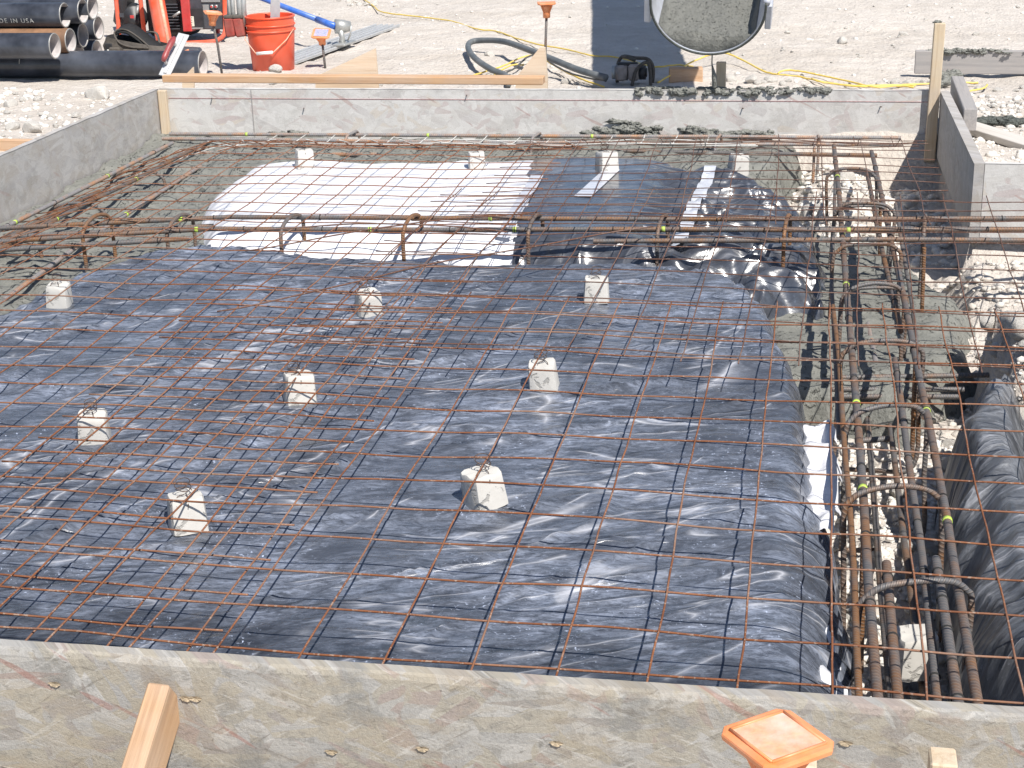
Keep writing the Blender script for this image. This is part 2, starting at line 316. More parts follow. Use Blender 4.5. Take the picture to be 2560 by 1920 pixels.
MAT = dict(
    ground=ground_mat(),
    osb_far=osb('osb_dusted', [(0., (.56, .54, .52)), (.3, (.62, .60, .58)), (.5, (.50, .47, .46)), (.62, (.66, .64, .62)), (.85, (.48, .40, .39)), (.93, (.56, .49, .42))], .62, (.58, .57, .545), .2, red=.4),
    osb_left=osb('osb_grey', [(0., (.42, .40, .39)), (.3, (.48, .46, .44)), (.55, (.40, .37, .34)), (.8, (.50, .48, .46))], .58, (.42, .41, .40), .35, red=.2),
    osb_near=osb('osb_weathered', [(0., (.36, .35, .335)), (.22, (.37, .335, .27)), (.40, (.40, .385, .36)), (.55, (.30, .27, .245)), (.66, (.39, .35, .28)), (.80, (.46, .445, .42)), (.92, (.33, .26, .23))], .36, (.385, .375, .35), .8, .002, red=.5, fs=1.45),
    ply=lumber('plywood_pale', (.66, .50, .35), (.74, .60, .45), 0, .2, (.6, .52, .44)),
    lumber_knot=plain('torn_fibre', (.36, .29, .20), .9, 0, .35, 140, .001),
    pine_x=lumber('pine_along_x', (.50, .27, .12), (.60, .37, .20), 0, .45, (.5, .4, .33)),
    pine_y=lumber('pine_along_y', (.40, .21, .09), (.52, .31, .155), 1, .40, (.5, .45, .4)),
    pine_z=lumber('pine_upright', (.52, .37, .21), (.62, .48, .31), 2, .5, (.55, .5, .45)),
    greywood_x=lumber('grey_wood', (.30, .28, .27), (.38, .35, .33), 0, .6, (.33, .32, .315)),
    palewood_x=lumber('bleached_wood', (.50, .46, .41), (.60, .56, .51), 0, .5, (.55, .53, .5)),
    cap_wood=plain('board_edge_dust', (.50, .48, .44), .85, 0, .18, 25, .003),
    wire=wire_mat('rusty_wire', (.165, .062, .030), (.265, .102, .044), (.38, .29, .23)),
    wire_far=wire_mat('rusty_wire_dull', (.105, .052, .036), (.155, .072, .046), (.27, .21, .18)),
    wire_pale=wire_mat('concrete_coated_wire', (.50, .49, .46), (.62, .61, .58), (.70, .69, .66)),
    rebar=rebar_mat('rebar_rusty', .30, 95, .95), rebar_g=rebar_mat('rebar_grey', .08), rebar_y=rebar_mat('rebar_ochre', .8, 110),
    rebar_dusty=rebar_mat('rebar_concrete_coated', .2, 95, 1.9),
    black_film=film('black_poly_sheet', (.014, .016, .020), 1.0, (.27, .305, .385), .18, .46, 1., floor=.27, crease=.8, clean=True, spec=.7),  # blue in the dust colour stands in for sky reflected on the sheet
    black_shiny=film('shiny_black_poly', (.04, .042, .05), .3, (.20, .23, .29), .27, .36, .3, floor=.06, cr_=.004, crease=.3, spec=1., coat=1.),
    black_side=film('black_poly_matt', (.022, .023, .026), .95, (.25, .262, .285), .24, .48, .4, floor=.36, crease=.5),
    white_film=film('white_poly_sheet', (.76, .77, .81), .5, (.70, .70, .72), .35, .6, .1, floor=.2),
    tape=plain('silver_tape', (.72, .74, .80), .28, .3, .1, 40, .001),
    concrete=concrete_mat('wet_concrete', (.19, .193, .172), (.265, .265, .24)),
    load=concrete_mat('fresh_concrete_load', (.16, .163, .147), (.22, .22, .20), 48, .012),
    splat=concrete_mat('concrete_splatter', (.22, .225, .20), (.30, .30, .275), 40, .012),
    splat_dark=concrete_mat('wet_concrete_splatter', (.09, .10, .09), (.14, .15, .135), 40, .012),
    dobie=concrete_mat('cement_block', (.56, .54, .50), (.64, .62, .58), 18, .0014, .9, .15),
    rock=stone_mat('white_limestone', (.66, .62, .56), (.80, .77, .72), 7, (.48, .43, .37)), gravel=stone_mat('crushed_limestone', (.55, .50, .44), (.74, .70, .64), 9, (.35, .31, .27)),
    pipe=plain('black_steel_pipe', (.028, .031, .04), .30, .0, .5, 14, .0006, .55, (.15, .165, .20)),
    pipe_in=plain('dusty_pipe_inside', (.50, .46, .45), .8, 0, .2, 20),
    pipe_rust=plain('rusty_pipe', (.28, .15, .08), .6, 0, .3, 14, .0006, .5, (.05, .05, .055)),
    rim=plain('cut_steel_rim', (.38, .37, .35), .5, .4, .2, 30),
    red=plain('orange_red_paint', (.80, .10, .035), .35, 0, .12, 20, .0002, .3, (.8, .45, .38)),
    crimson=plain('red_paint', (.55, .03, .03), .35, 0, .12, 20, .0002, .2, (.6, .4, .38)),
    bucket=plain('orange_plastic', (.80, .075, .018), .38, 0, .1, 9, .0002, .5, (.75, .28, .2)),
    cap=plain('orange_cap_plastic', (.80, .26, .085), .42, 0, .10, 60, .0004, .5, (.80, .45, .30)),
    cap_in=plain('dusty_orange_plastic', (.78, .34, .17), .6, 0, .2, 70, .0015, .85, (.78, .60, .52)),
    blue_print=plain('faded_blue_print', (.30, .34, .55), .6, 0, .4, 120, .0005, .6, (.6, .45, .4)),
    black=plain('black_plastic', (.025, .026, .03), .45, 0, .3, 20, .0005, .3, (.12, .12, .12)),
    dkgrey=plain('dark_grey_panel', (.06, .063, .075), .5, 0, .2, 30, .0003, .2, (.2, .2, .2)),
    cream=plain('cream_plastic', (.72, .70, .58), .5, 0, .1), white=plain('white_plastic', (.8, .79, .75), .5, 0, .08),
    bag=plain('dusty_black_nylon', (.085, .075, .065), .85, 0, .3, 50, .002, .5, (.15, .13, .11)),
    bag_dark=plain('black_nylon', (.02, .02, .02), .85, 0, .3, 50, .002),
    steel=plain('dusty_steel', (.42, .43, .42), .45, .5, .2, 25, .0004, .5, (.55, .54, .5)),
    alum=plain('magnesium_blade', (.56, .57, .58), .45, .35, .12, 25, .0004, .4, (.6, .59, .56)),
    blue=plain('blue_paint', (.03, .13, .55), .35, 0, .15, 30, .0003, .3, (.4, .5, .65)),
    handle_red=plain('dark_red_grip', (.30, .045, .045), .4, 0, .15, 30, .0005, .3, (.4, .25, .25)),
    pouch=plain('red_leather', (.33, .045, .035), .6, 0, .25, 25, .001, .4, (.4, .36, .3)),
    hose=plain('grey_rubber_hose', (.10, .115, .125), .6, 0, .2, 25, .0008, .5, (.26, .26, .25)),
    motor=plain('dusty_motor_housing', (.30, .26, .24), .6, .1, .2, 25, .001, .3, (.4, .37, .34)),
    cord=plain('yellow_cord', (.78, .56, .10), .5, 0, .1, 40, .0004, .25, (.75, .66, .45)),
    cord_grey=plain('dark_cord', (.09, .09, .085), .6, 0, .2, 40),
    green=plain('green_yellow_paint', (.45, .62, .07), .6, 0, .3, 80, .001, .5, (.4, .42, .2)),
    chalk=plain('red_chalk', (.50, .27, .26), .8, 0, .4, 90), tie=plain('tie_wire', (.13, .09, .07), .5, .5, .3, 60),
    chute=plain('painted_chute_steel', (.58, .60, .66), .4, .3, .15, 20, .0006, .5, (.5, .5, .5)),
    print=plain('pale_print', (.55, .55, .52), .7, 0, .2, 60), engine_dark=plain('generator_engine', (.035, .03, .03), .6, .2, .4, 20, .001))  # last entry: even near-black of the engine block
# ---------------------------------------------------------------- the setting: dirt, trenches, wet concrete
TOP = 0.08                                     # top of the form boards
def poly_sd(x, y, P):                          # signed distance to a polygon, positive inside
    x = np.asarray(x, float); y = np.asarray(y, float); d = np.full(x.shape, 1e9); ins = np.zeros(x.shape, bool)
    for i in range(len(P)):
        ax, ay = P[i]; bx, by = P[(i + 1) % len(P)]; ex, ey = bx - ax, by - ay
        t = np.clip(((x - ax) * ex + (y - ay) * ey) / (ex * ex + ey * ey), 0, 1)
        d = np.minimum(d, np.hypot(x - ax - t * ex, y - ay - t * ey))
        c = ((ay > y) != (by > y)); xi = ax + (y - ay) / (by - ay + 1e-12) * ex
        ins ^= c & (x < xi)
    return np.where(ins, d, -d)
def terrain(x, y):
    x = np.asarray(x, float); y = np.asarray(y, float)
    out = -.135 + .018 * fbm(x * .9, y * .9, 3) + .010 * fbm(x * 6, y * 6, 5, 4) + .02 * sst(7.9, 9, y) * pn(x * .5, y * .5, 8)
    fl = -.43 + .025 * fbm(x * 3, y * 3, 9) + .022 * fbm(x * 11, y * 11, 12, 3)
    ins = ((x > -3.43) & (x < .625) & (y > 2.16) & (y < 7.86)) | ((x >= .6) & (x < 3.2) & (y > 2.16) & (y < 6.26))
    z = np.where(ins, fl, out)
    # bank of dug out soil right of the trench
    bx = .56 + .05 * pn(y * 2.2, x * 0 + 3.3, 4) + .04 * pn(y * 7, x * 0, 14)
    bank = sst(0, .05, x - bx) * sst(4.15, 4.4, y) * (1 - sst(5.0, 5.25, y + .25 * pn(x * 3, y * 0, 5)))
    zb = -.09 - .10 * sst(4.9, 5.2, y) + .03 * fbm(x * 5, y * 5, 21, 4)
    z = np.where(ins, z + bank * (zb - z), z)
    bank2 = sst(0, .12, x - .52) * sst(5.5, 5.75, y) * (1 - sst(6.1, 6.2, y)); z = np.where(ins, z + bank2 * (-.30 + .03 * fbm(x * 6, y * 6, 2) - z), z)
    # rubble shoulder in the far right corner and by the left board
    cr = sst(6.3, 6.75, y) * sst(-.25, .1, x) * (x < .62) * (1 - .85 * sst(.18, .38, x + .08 * pn(y * 3, x * 0, 36))); z = np.where(ins, z + cr * (-.30 + .035 * fbm(x * 7, y * 7, 31, 4) - z), z)
    lf = sst(.34, .12, np.hypot(x + 3.30, (y - 5.25) * .6)); z = np.where(ins, z + lf * (-.13 + .04 * fbm(x * 8, y * 8, 33, 4) - z), z)
    return z
def axis_lines(segs):
    out = []
    for a, b, st in segs: out += list(np.arange(a, b - st * .5, st))
    return np.array(out + [segs[-1][1]])
gx = axis_lines([(-90, -20, 6), (-20, -8, .8), (-8, -3.7, .09), (-3.7, 1.9, .026), (1.9, 6, .12), (6, 20, .9), (20, 90, 6)])
gy = axis_lines([(-30, 0, 3), (0, 2.0, .2), (2.0, 8.2, .028), (8.2, 12, .045), (12, 18, .12), (18, 40, 1.5), (40, 160, 10)])
X, Y = np.meshgrid(gx, gy)
tag(MB().grid(X, Y, terrain(X, Y)).build('ground', MAT['ground'], smooth=True), 'pale limestone dirt with gravel and dug trenches', 'ground', kind='structure')
def concrete_pool(P, level, label, amp=1.0, seed=0, step=.02):
    xs = [p[0] for p in P]; ys = [p[1] for p in P]
    X, Y = np.meshgrid(np.arange(min(xs) - .12, max(xs) + .12, step), np.arange(min(ys) - .12, max(ys) + .12, step))
    X = np.clip(X, -3.408, .6); Y = np.clip(Y, 2.25, 7.84 + .015 * (X + 3.4))
    d = poly_sd(X, Y, P) + .05 * fbm(X * 4, Y * 4, seed + 50, 3)
    Z = level + amp * (.012 * fbm(X * 3, Y * 3, seed, 3) + .010 * np.maximum(0, fbm(X * 16, Y * 16, seed + 4, 3))) - .30 * sst(.02, -.14, d) - 0.02 * sst(.08, 0, d)
    return tag(MB().grid(X, Y, Z).build('wet_concrete', MAT['concrete'], smooth=True), label, 'concrete', kind='stuff')
concrete_pool([(-3.6, 4.0), (-2.3, 4.0), (-2.3, 5.1), (-2.0, 5.2), (-2.0, 5.9), (-2.3, 6.2), (-2.4, 6.9), (-2.2, 6.9), (-2.2, 7.2), (-2.9, 7.45), (-3.6, 7.45)], -.19, 'grey wet concrete filling the left trench beside the white plastic', 1.9, 2)
concrete_pool([(-3.6, 7.0), (-.4, 7.0), (-.15, 7.3), (-.1, 8.1), (-3.6, 8.1)], -.165, 'rough grey wet concrete heaped along the far form board', 2.1, 7)
concrete_pool([(-.15, 4.75), (.30, 4.6), (.50, 4.95), (.52, 5.6), (.40, 6.05), (.3, 6.5), (-.15, 6.6)], -.29, 'grey wet concrete running down the right trench under the bar cage', 1.5, 11)
# ---------------------------------------------------------------- sheets of plastic over the fill
P1 = [(-2.66, 1.7), (.145, 1.7), (.145, 2.7), (.125, 3.05), (.065, 3.6), (.02, 4.2), (-.03, 4.55), (-.10, 4.95), (-.22, 5.2), (-.44, 5.34), (-.87, 5.34), (-1.09, 5.28), (-1.45, 5.31),
      (-1.67, 5.30), (-1.89, 5.38), (-2.07, 5.43), (-2.32, 5.38), (-2.5, 5.25), (-2.6, 4.95), (-2.66, 4.5)]
P2 = [(-2.36, 5.50), (-2.56, 6.0), (-2.66, 6.5), (-2.66, 6.85), (-2.45, 7.06), (-1.9, 7.02), (-1.4, 7.12), (-.85, 7.24), (-.45, 7.08), (-.08, 6.88), (.03, 6.4), (.085, 5.9), (.085, 5.34), (-.15, 5.30), (-.42, 5.38), (-.7, 5.48)]
P3 = [(.352, 1.7), (2.4, 1.7), (2.4, 4.75), (.85, 4.7), (.63, 4.52), (.46, 4.15), (.365, 3.88), (.338, 3.3)]
def rot(x, y, a): return x * math.cos(a) + y * math.sin(a), -x * math.sin(a) + y * math.cos(a)
def wrinkle(x, y, seed=0):
    wx = x + .10 * pn(x * 1.8, y * 1.8, seed + 3); wy = y + .10 * pn(x * 1.8, y * 1.8, seed + 4)
    a, b = rot(wx, wy, .32); c, d = rot(wx, wy, -.20); e, f_ = rot(wx, wy, .62)
    r1 = np.maximum(0, ridge(a * .9, b * 4.2, seed)) ** 3; r2 = np.maximum(0, ridge(c * 1.6, d * 7.5, seed + 1)) ** 4
    r3 = np.maximum(0, ridge(e * .7, f_ * 3.0, seed + 2)) ** 14; r4 = np.maximum(0, ridge(a * 1.1 + 4, b * 3.1, seed + 12)) ** 16
    m = .4 + .6 * sst(-.3, .4, pn(x * .9, y * .9, seed + 9))
    return m * (.012 * r1 + .0065 * r2) + .013 * r3 + .010 * r4 + .0035 * pn(x * 9, y * 14, seed + 5) + .008 * pn(x * 2.5, y * 4, seed + 6)
def round_edge(d, w):                           # 0 at the rim, 1 well inside
    t = np.clip(d / w, 0, 1); return np.sqrt(np.clip(1 - (1 - t) ** 2, 0, 1))
def h1(x, y):
    x = np.asarray(x, float); y = np.asarray(y, float)
    d = poly_sd(x, y, P1); d = d + .010 * pn(x * 7, y * 7, 61) + (.012 + .022 * sst(3.9, 3.2, y)) * np.maximum(0, ridge(x * 4 + 1, y * 7 - x * 5, 62)) * sst(.16, 0, d)
    y0 = 2.42 + .11 * pn(x * 2.6, y * 0 + 1.5, 66) + .05 * pn(x * 7, y * 0, 67); q = np.maximum(0, y0 - y); zn = -.9 * q * q / (q + .05) - .02 * sst(0, .15, q) * np.abs(pn(x * 9, y * 1.5, 64))
    top = -.088 + wrinkle(x, y, 1) * (.4 + .6 * sst(2.45, 3.1, y)) + .010 * sst(2.9, 2.5, y) * pn(x * 3.2, y * 2.2, 68) + zn
    z = np.where(d > 0, -.50 + (top + .50) * round_edge(d, .085 + .10 * sst(3.9, 3.0, y)), -.50 + d * 2)
    return np.where(d > 0, z, -.55)
def h2(x, y):
    d = poly_sd(x, y, P2); fold = np.maximum(0, ridge(x * 7 + .3 * pn(y * 3, x, 3), y * .8, 72)) ** 2
    rough = sst(-.75, -.35, x)
    d = d + .006 * pn(x * 6, y * 6, 71) + (.010 + .022 * sst(-1.3, -1.1, x)) * fold * sst(.25, 0, d) + rough * .02 * np.sin(6.28 * (x * 4 + y * 3 + 1.4 * pn(x * 4, y * 3, 78))) * sst(.3, 0, d)
    top = -.088 + .004 * pn(x * 3, y * 3, 73) + .003 * np.maximum(0, ridge(x * 4.5, y * 1.5, 74)) ** 2 + rough * .011 * np.sin(6.28 * (y * 11 + x * 3 + 1.3 * pn(x * 5, y * 4, 79))) + rough * (.05 * ((.5 + .5 * np.sin(6.28 * (y * 5.2 - x * 1.1 + .9 * pn(x * 3.2, y * 2.6, 7) + .25 * pn(x * 9, y * 7, 8)))) * (.35 + .65 * sst(-.3, .3, pn(x * 4 + 3, y * 4, 9)))) - .06 - .05 * sst(-.3, .05, x) + .02 * pn(x * 5, y * 5, 77))
    rr = .20 + .06 * pn(x * 4, y * 2, 76)
    z = -.47 + (top + .47) * round_edge(d, np.maximum(.1, rr))
    return np.where(d > 0, z, -.55)
def h3(x, y):
    d = poly_sd(x, y, P3); d = d + .03 * np.maximum(0, ridge(x * 1.5, y * 4.2, 81)) ** 2
    fold = np.maximum(0, ridge(x * 3.4 - y * .9 + .6 * pn(y * 1.4, x * 1.4, 5), y * .7 + x * .4, 82)); f2 = np.maximum(0, ridge(x * 8 + y * 1.5, y * 2.2 - x, 85))
    top = -.055 - .025 * sst(.50, .38, x) + .05 * fold ** 3 + .022 * f2 ** 2 - .20 * np.exp(-((x - .60 - .06 * pn(y * 1.5, x * 0, 83)) / .055) ** 2) - .05 * sst(.1, .5, pn(x * 4 + 4, y * 1.2, 83)) + .012 * pn(x * 6, y * 4, 84)
    z = -.48 + (np.minimum(top, -.025) + .48) * round_edge(d, .10)
    return np.where(d > 0, z, -.55)
def sheet_mesh(h, x0, x1, y0, y1, st, lift=0.0, keep=None):
    xs = np.arange(x0, x1, st); ys = np.arange(y0, y1, st); X, Y = np.meshgrid(xs, ys); Z = h(X, Y) + lift
    ny, nx = X.shape; K = (Z > -.545) if keep is None else (Z > -.545) & keep(X, Y)
    idx = -np.ones(X.size, int); mb = MB(); V = np.stack([X.ravel(), Y.ravel(), Z.ravel()], 1)
    q = K[:-1, :-1] & K[1:, :-1] & K[:-1, 1:] & K[1:, 1:]; J, I = np.nonzero(q)
    f = np.stack([J * nx + I, J * nx + I + 1, (J + 1) * nx + I + 1, (J + 1) * nx + I], 1)
    used = np.unique(f); idx[used] = np.arange(len(used)); mb.V = [tuple(v) for v in V[used]]; mb.F = [tuple(r) for r in idx[f]]; mb.U = [None] * len(mb.F)
    return mb
def seamx(y): return -1.20 - .12 * (y - 6.5) + .05 * pn(y * 5, y * 0 + 1, 90)
b1 = tag(sheet_mesh(h1, -2.8, .18, 2.2, 5.5, .0125).build('plastic_sheet', MAT['black_film'], smooth=True), 'large dusty black plastic sheet wrinkled over the fill in front, under mesh and blocks', 'plastic sheet')
tag(sheet_mesh(h2, -2.8, -1.0, 5.35, 7.35, .0125, 0, lambda x, y: x < seamx(y) + .06).build('plastic_sheet', MAT['white_film'], smooth=True), 'bright white plastic sheet wrapped over the fill behind the crossing bars', 'plastic sheet')
b2 = tag(sheet_mesh(h2, -1.4, .2, 5.2, 7.35, .0105, .005, lambda x, y: x > seamx(y)).build('plastic_sheet', MAT['black_shiny'], smooth=True), 'shiny crumpled black plastic sheet with silver tape, right of the white one', 'plastic sheet')
tag(sheet_mesh(h3, .3, 2.0, 2.2, 4.85, .014).build('plastic_sheet', MAT['black_side'], smooth=True), 'black plastic sheet hanging in deep folds at the right edge, across the bar trench', 'plastic sheet')
def hw(x, y):
    e = .105 + .045 * pn(y * 5, y * 0, 95) + .02 * pn(y * 13, y * 0, 96); e = e - .07 * sst(3.5, 3.1, y) * sst(2.75, 3.0, y)
    t = -.16 - .08 * sst(.10, .15, x) + .03 * pn(x * 20, y * 8, 97); return np.where(x < e, t - .25 * sst(e - .03, e, x) * 0 - .9 * np.maximum(0, x - .07), -.6)
for (y0, y1, lb) in ((3.35, 4.02, 'crinkled white plastic flap peeking out beside the black sheet, halfway down the bar trench'), (2.25, 2.95, 'white plastic flap at the near end of the bar trench')):
    tag(sheet_mesh(lambda x, y: hw(x, y), .0, .2, y0, y1, .012).build('plastic_flap', MAT['white_film'], smooth=True), lb, 'plastic sheet')
def tape_strip(pts, w, parent):
    mb = MB(); V = []; P = [np.array(p) for p in pts]; L = []
    for a, b in zip(P[:-1], P[1:]):
        n = max(2, int(np.linalg.norm(b - a) / .015)); L += [a + (b - a) * k / n for k in range(n)]
    L.append(P[-1]); L = np.array(L); d = L[-1] - L[0]; d /= np.linalg.norm(d); nr = np.array([-d[1], d[0]])
    T = np.array([-w / 2, -w / 4, 0, w / 4, w / 2]); X = L[:, 0][:, None] + nr[0] * T; Y = L[:, 1][:, None] + nr[1] * T
    Z = np.max([h2(X + i * .014, Y + j * .014) for i in (-1, 0, 1) for j in (-2, -1, 0, 1, 2)], 0); mb.grid(X, Y, np.maximum(Z, -.5) + .008); return mb.build('tape_strip', MAT['tape'], parent, smooth=True)
tape_strip([(-1.13, 5.62), (-1.17, 6.62)], .055, b2); tape_strip([(-.92, 6.25), (-.86, 6.75)], .07, b2)
tape_strip([(-.47, 5.60), (-.44, 6.90)], .052, b2); tape_strip([(-.62, 5.80), (-.55, 5.82)], .03, b2)
# ---------------------------------------------------------------- form boards
def plank(name, mat, a, b, z0, z1, thick, label, cat='board', group=None, mats_top=None, rough=0.0, seed=0):
    """upright board from a to b (inner top edge), body on the left hand side of a->b"""
    a = np.array(a, float); b = np.array(b, float); d = (b - a); L = np.linalg.norm(d); d /= L; nrm = np.array([-d[1], d[0]])
    n = max(2, int(L / .03)); mb = MB(); V = []
    for i in range(n + 1):
        p = a + d * (L * i / n); e = rough * float(pn(i * .35, .5, seed)); e2 = rough * float(pn(i * .4, 9.5, seed + 1))
        q = p + nrm * thick
        V += [(p[0], p[1], z0), (p[0], p[1], z1 - .002 + e), (p[0] + nrm[0] * .002, p[1] + nrm[1] * .002, z1 + e), (q[0] - nrm[0] * .002, q[1] - nrm[1] * .002, z1 + e2), (q[0], q[1], z1 - .002 + e2), (q[0], q[1], z0)]
    Fs = [(i * 6 + k, i * 6 + (k + 1) % 6, (i + 1) * 6 + (k + 1) % 6, (i + 1) * 6 + k) for i in range(n) for k in range(6)]
    Fs += [tuple(range(5, -1, -1)), tuple(range(n * 6, n * 6 + 6))]
    mb.add(V, Fs); root = thing(name, label, cat, (a[0], a[1], z0), group)
    mb.build('board_panel', mat, root)
    return root
FB = plank('form_board', MAT['osb_far'], (.600, 7.893), (-3.41, 7.835), -.22, TOP, -.030, 'long grey form board across the back with a red chalk line, splashed with concrete', rough=.0015, seed=4)
V = [(x, 7.835 + .058 * (x + 3.41) / 4.01 - .0025) for x in (-3.36, .555)]
MB().add([(V[0][0], V[0][1], .030), (V[1][0], V[1][1], .024), (V[1][0], V[1][1], .0258), (V[0][0], V[0][1], .0318), (V[0][0], V[0][1] + .002, .028), (V[1][0], V[1][1] + .002, .022), (V[1][0], V[1][1] + .002, .0255), (V[0][0], V[0][1] + .002, .0315)],
    [(0, 1, 2, 3), (7, 6, 5, 4), (0, 4, 5, 1), (3, 2, 6, 7)]).build('chalk_line', MAT['chalk'], FB)
def fby(x): return 7.835 + .058 * (x + 3.41) / 4.01
for x in (-2.90,):
    MB().box((x, fby(x) - .002, -.07), (.003, .004, .29)).build('board_joint', MAT['greywood_x'], FB)
for x, z in ((-3.12, .03), (-2.62, -.02), (-1.75, .05), (-.35, -.01), (.32, .0)):
    MB().tube([(x, fby(x) + .002, z), (x + .006, fby(x) - .02, z + .003)], .003, 6).build('nail', MAT['tie'], FB)
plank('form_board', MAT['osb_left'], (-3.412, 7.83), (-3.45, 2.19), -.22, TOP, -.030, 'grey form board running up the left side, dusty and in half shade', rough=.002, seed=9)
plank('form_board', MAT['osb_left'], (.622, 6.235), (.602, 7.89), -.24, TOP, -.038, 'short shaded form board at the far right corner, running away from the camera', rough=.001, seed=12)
plank('form_board', MAT['osb_far'], (2.6, 6.20), (.662, 6.236), -.215, TOP, -.030, 'sunlit pale form board at the right edge, facing the camera', rough=.0015, seed=14)
NB = plank('form_board', MAT['osb_near'], (-3.42, 2.186), (2.2, 2.262), -.25, TOP, -.001, 'wide weathered form board across the bottom in the foreground', rough=0, seed=1)
bpy.data.objects.remove([c for c in COL.objects if c.parent == NB][0])
mb = MB(); V = []; n = 420
for i in range(n + 1):
    x = -3.4 + 5.6 * i / n; yb = 2.213 + .0139 * (x + 1.365); e = .0028 * float(pn(x * 9, 3.3, 5)) + .0016 * float(pn(x * 47, 1.3, 6)); f2 = .002 * float(pn(x * 31, 8.8, 7))
    V += [(x, yb - .030, -.26), (x, yb - .030, .066 + e), (x, yb - .027 + f2, .0755 + e), (x, yb - .0235, .080 + .5 * e), (x, yb - .004, .0808 + .4 * e), (x, yb, .078 + .5 * f2), (x, yb, -.26)]
mb.add(V, [(i * 7 + k, i * 7 + (k + 1) % 7, (i + 1) * 7 + (k + 1) % 7, (i + 1) * 7 + k) for i in range(n) for k in range(7)]); mb.build('board_panel', MAT['osb_near'], NB)
for (px, pz) in ((470, .035), (493, .036), (1388, .0), (150, .045), (1890, .02), (1050, -.03), (2120, .04), (820, -.05)):
    x = float(aty(px, 1760, 2.19)[0]); yy = 2.182 + .0139 * (x + 1.365); z = pz - .03
    V = [(x + .011 * math.cos(t) * (1 + .3 * math.sin(3 * t)), yy - .0006, z + .0055 * math.sin(t)) for t in np.linspace(0, 6.0, 12)] + [(x, yy + .004, z)]
    MB().add([(v[0], yy - .0022 - .0015 * (i % 2), v[2]) for i, v in enumerate(V[:-1])] + [(x, yy - .0006, z)], [(i, (i + 1) % 12, 12) for i in range(12)]).build('torn_knot', MAT['lumber_knot'], NB)
# posts, stakes and loose lumber
def stick(name, mat, c, size, label, R=None, cat='stake', bev=.003, part=None):
    o = MB().box((0, 0, 0), size, R, bev=bev).build(name, mat, local=True); o.location = Vector([float(v) for v in c]); return tag(o, label, cat)
stick('corner_post', MAT['pine_z'], (-3.385, 7.815, -.07), (.045, .028, .29), 'narrow pale wood cleat in the far left corner of the form', cat='post')
zt = aty(2345, 58, 7.86)[2]
st = stick('wooden_stake', MAT['pine_z'], (.572, 7.868, (zt - .26) / 2), (.052, .040, zt + .26), 'tall pale wooden stake standing at the far right corner of the form'); st.rotation_euler = (0, .012, 0)
p = at(1790, 215, -.13)
stick('wooden_stake', MAT['pine_z'], (aty(1803, 170, 8.0)[0], 8.0, .02), (.048, .035, .36), 'short pale wooden stake behind the far board, right of the dripping concrete')
stick('lumber_board', MAT['pine_x'], (aty(875, 200, 8.02)[0], 8.03, .103), (2.07, .085, .038), 'long pale two by four lying flat along the back of the far form board', cat='board', bev=.003).rotation_euler = (0, .0045, .012)
a = at(2285, 183, -.13); 
o = stick('lumber_board', MAT['greywood_x'], (a[0] + .9, a[1] - .03, a[2] + .07), (1.8, .05, .135), 'weathered grey plank on edge at the upper right with concrete lumps on it', cat='board'); o.rotation_euler = (0, 0, -.02)
GP = (a[0], a[1])
a = at(2425, 318, -.10); b = at(2600, 372, -.12); d = Vector(tuple(b - a)); 
o = stick('lumber_board', MAT['palewood_x'], tuple((a + b) / 2), (d.length + .05, .095, .035), 'bleached split plank lying outside the right corner of the form', cat='board'); o.rotation_euler = (0.1, -math.asin(d.z / d.length), math.atan2(d.y, d.x))
a = at(2392, 215, .05); b = at(2425, 300, .05); d = Vector(tuple(b - a)); c0 = (a + b) / 2
o = stick('lumber_board', MAT['greywood_x'], tuple(c0), (d.length, .06, .10), 'short grey board standing just outside the far right corner board', cat='board'); o.rotation_euler = (0, 0, math.atan2(d.y, d.x))
a = at(0, 362, -.10)
o = stick('lumber_board', MAT['pine_x'], (a[0] - .12, a[1] + .02, -.12), (.75, .04, .09), 'orange brown board end lying outside the left form board', cat='board')
def gusset(pts, Y, th, mat, label):
    P = [aty(px, py, Y) for px, py in pts]; n = len(P); mb = MB()
    mb.add([tuple(p) for p in P] + [(p[0], p[1] + th, p[2]) for p in P], [tuple(range(n)), tuple(range(2 * n - 1, n - 1, -1))] + [(i, i + n, (i + 1) % n + n, (i + 1) % n) for i in range(n)])
    return tag(mb.build('plywood_gusset', mat), label, 'brace')
gusset([(788, 192), (938, 121), (946, 215), (946, 260), (790, 260)], 8.12, .018, MAT['ply'], 'pale triangular plywood brace behind the long two by four, right of the bucket')
gusset([(1288, 196), (1350, 118), (1362, 120), (1368, 200), (1368, 250), (1290, 250)], 8.14, .03, MAT['ply'], 'pale plywood brace behind the far board beside the tall orange capped bar')
gusset([(455, 196), (482, 168), (484, 205), (484, 235), (456, 235)], 8.13, .018, MAT['ply'], 'small broken plywood scrap under the trowel end of the long two by four')
# foreground brace and stake
p0 = aty(396, 1708, 2.165)
bd = Vector((-.045, -.80, -.60)).normalized(); sx_ = Vector((1, -.03, 0)); sx_ = (sx_ - bd * sx_.dot(bd)).normalized(); nz = sx_.cross(bd)
if nz.z < 0: nz = -nz
R = Matrix((sx_, bd, nz)).transposed()
L = .62; W_, H_ = .040, .088
q = Vector(tuple(p0)) + bd * (L / 2) - nz * (H_ / 2)
o = MB().box((0, 0, 0), (W_, L, H_), bev=.003).build('wooden_brace', MAT['pine_y'], local=True)
o.matrix_world = Matrix.Translation(q) @ R.to_4x4(); tag(o, 'sawn orange pine brace leaning on the foreground board at the lower left', 'brace')
p0 = aty(2357, 1880, 2.13)
stick('wooden_stake', MAT['pine_z'], (p0[0], 2.12, p0[2] - .22), (.040, .05, .44), 'pale wooden stake top in front of the foreground board at the lower right')
p0 = aty(2010, 1892, 2.13)
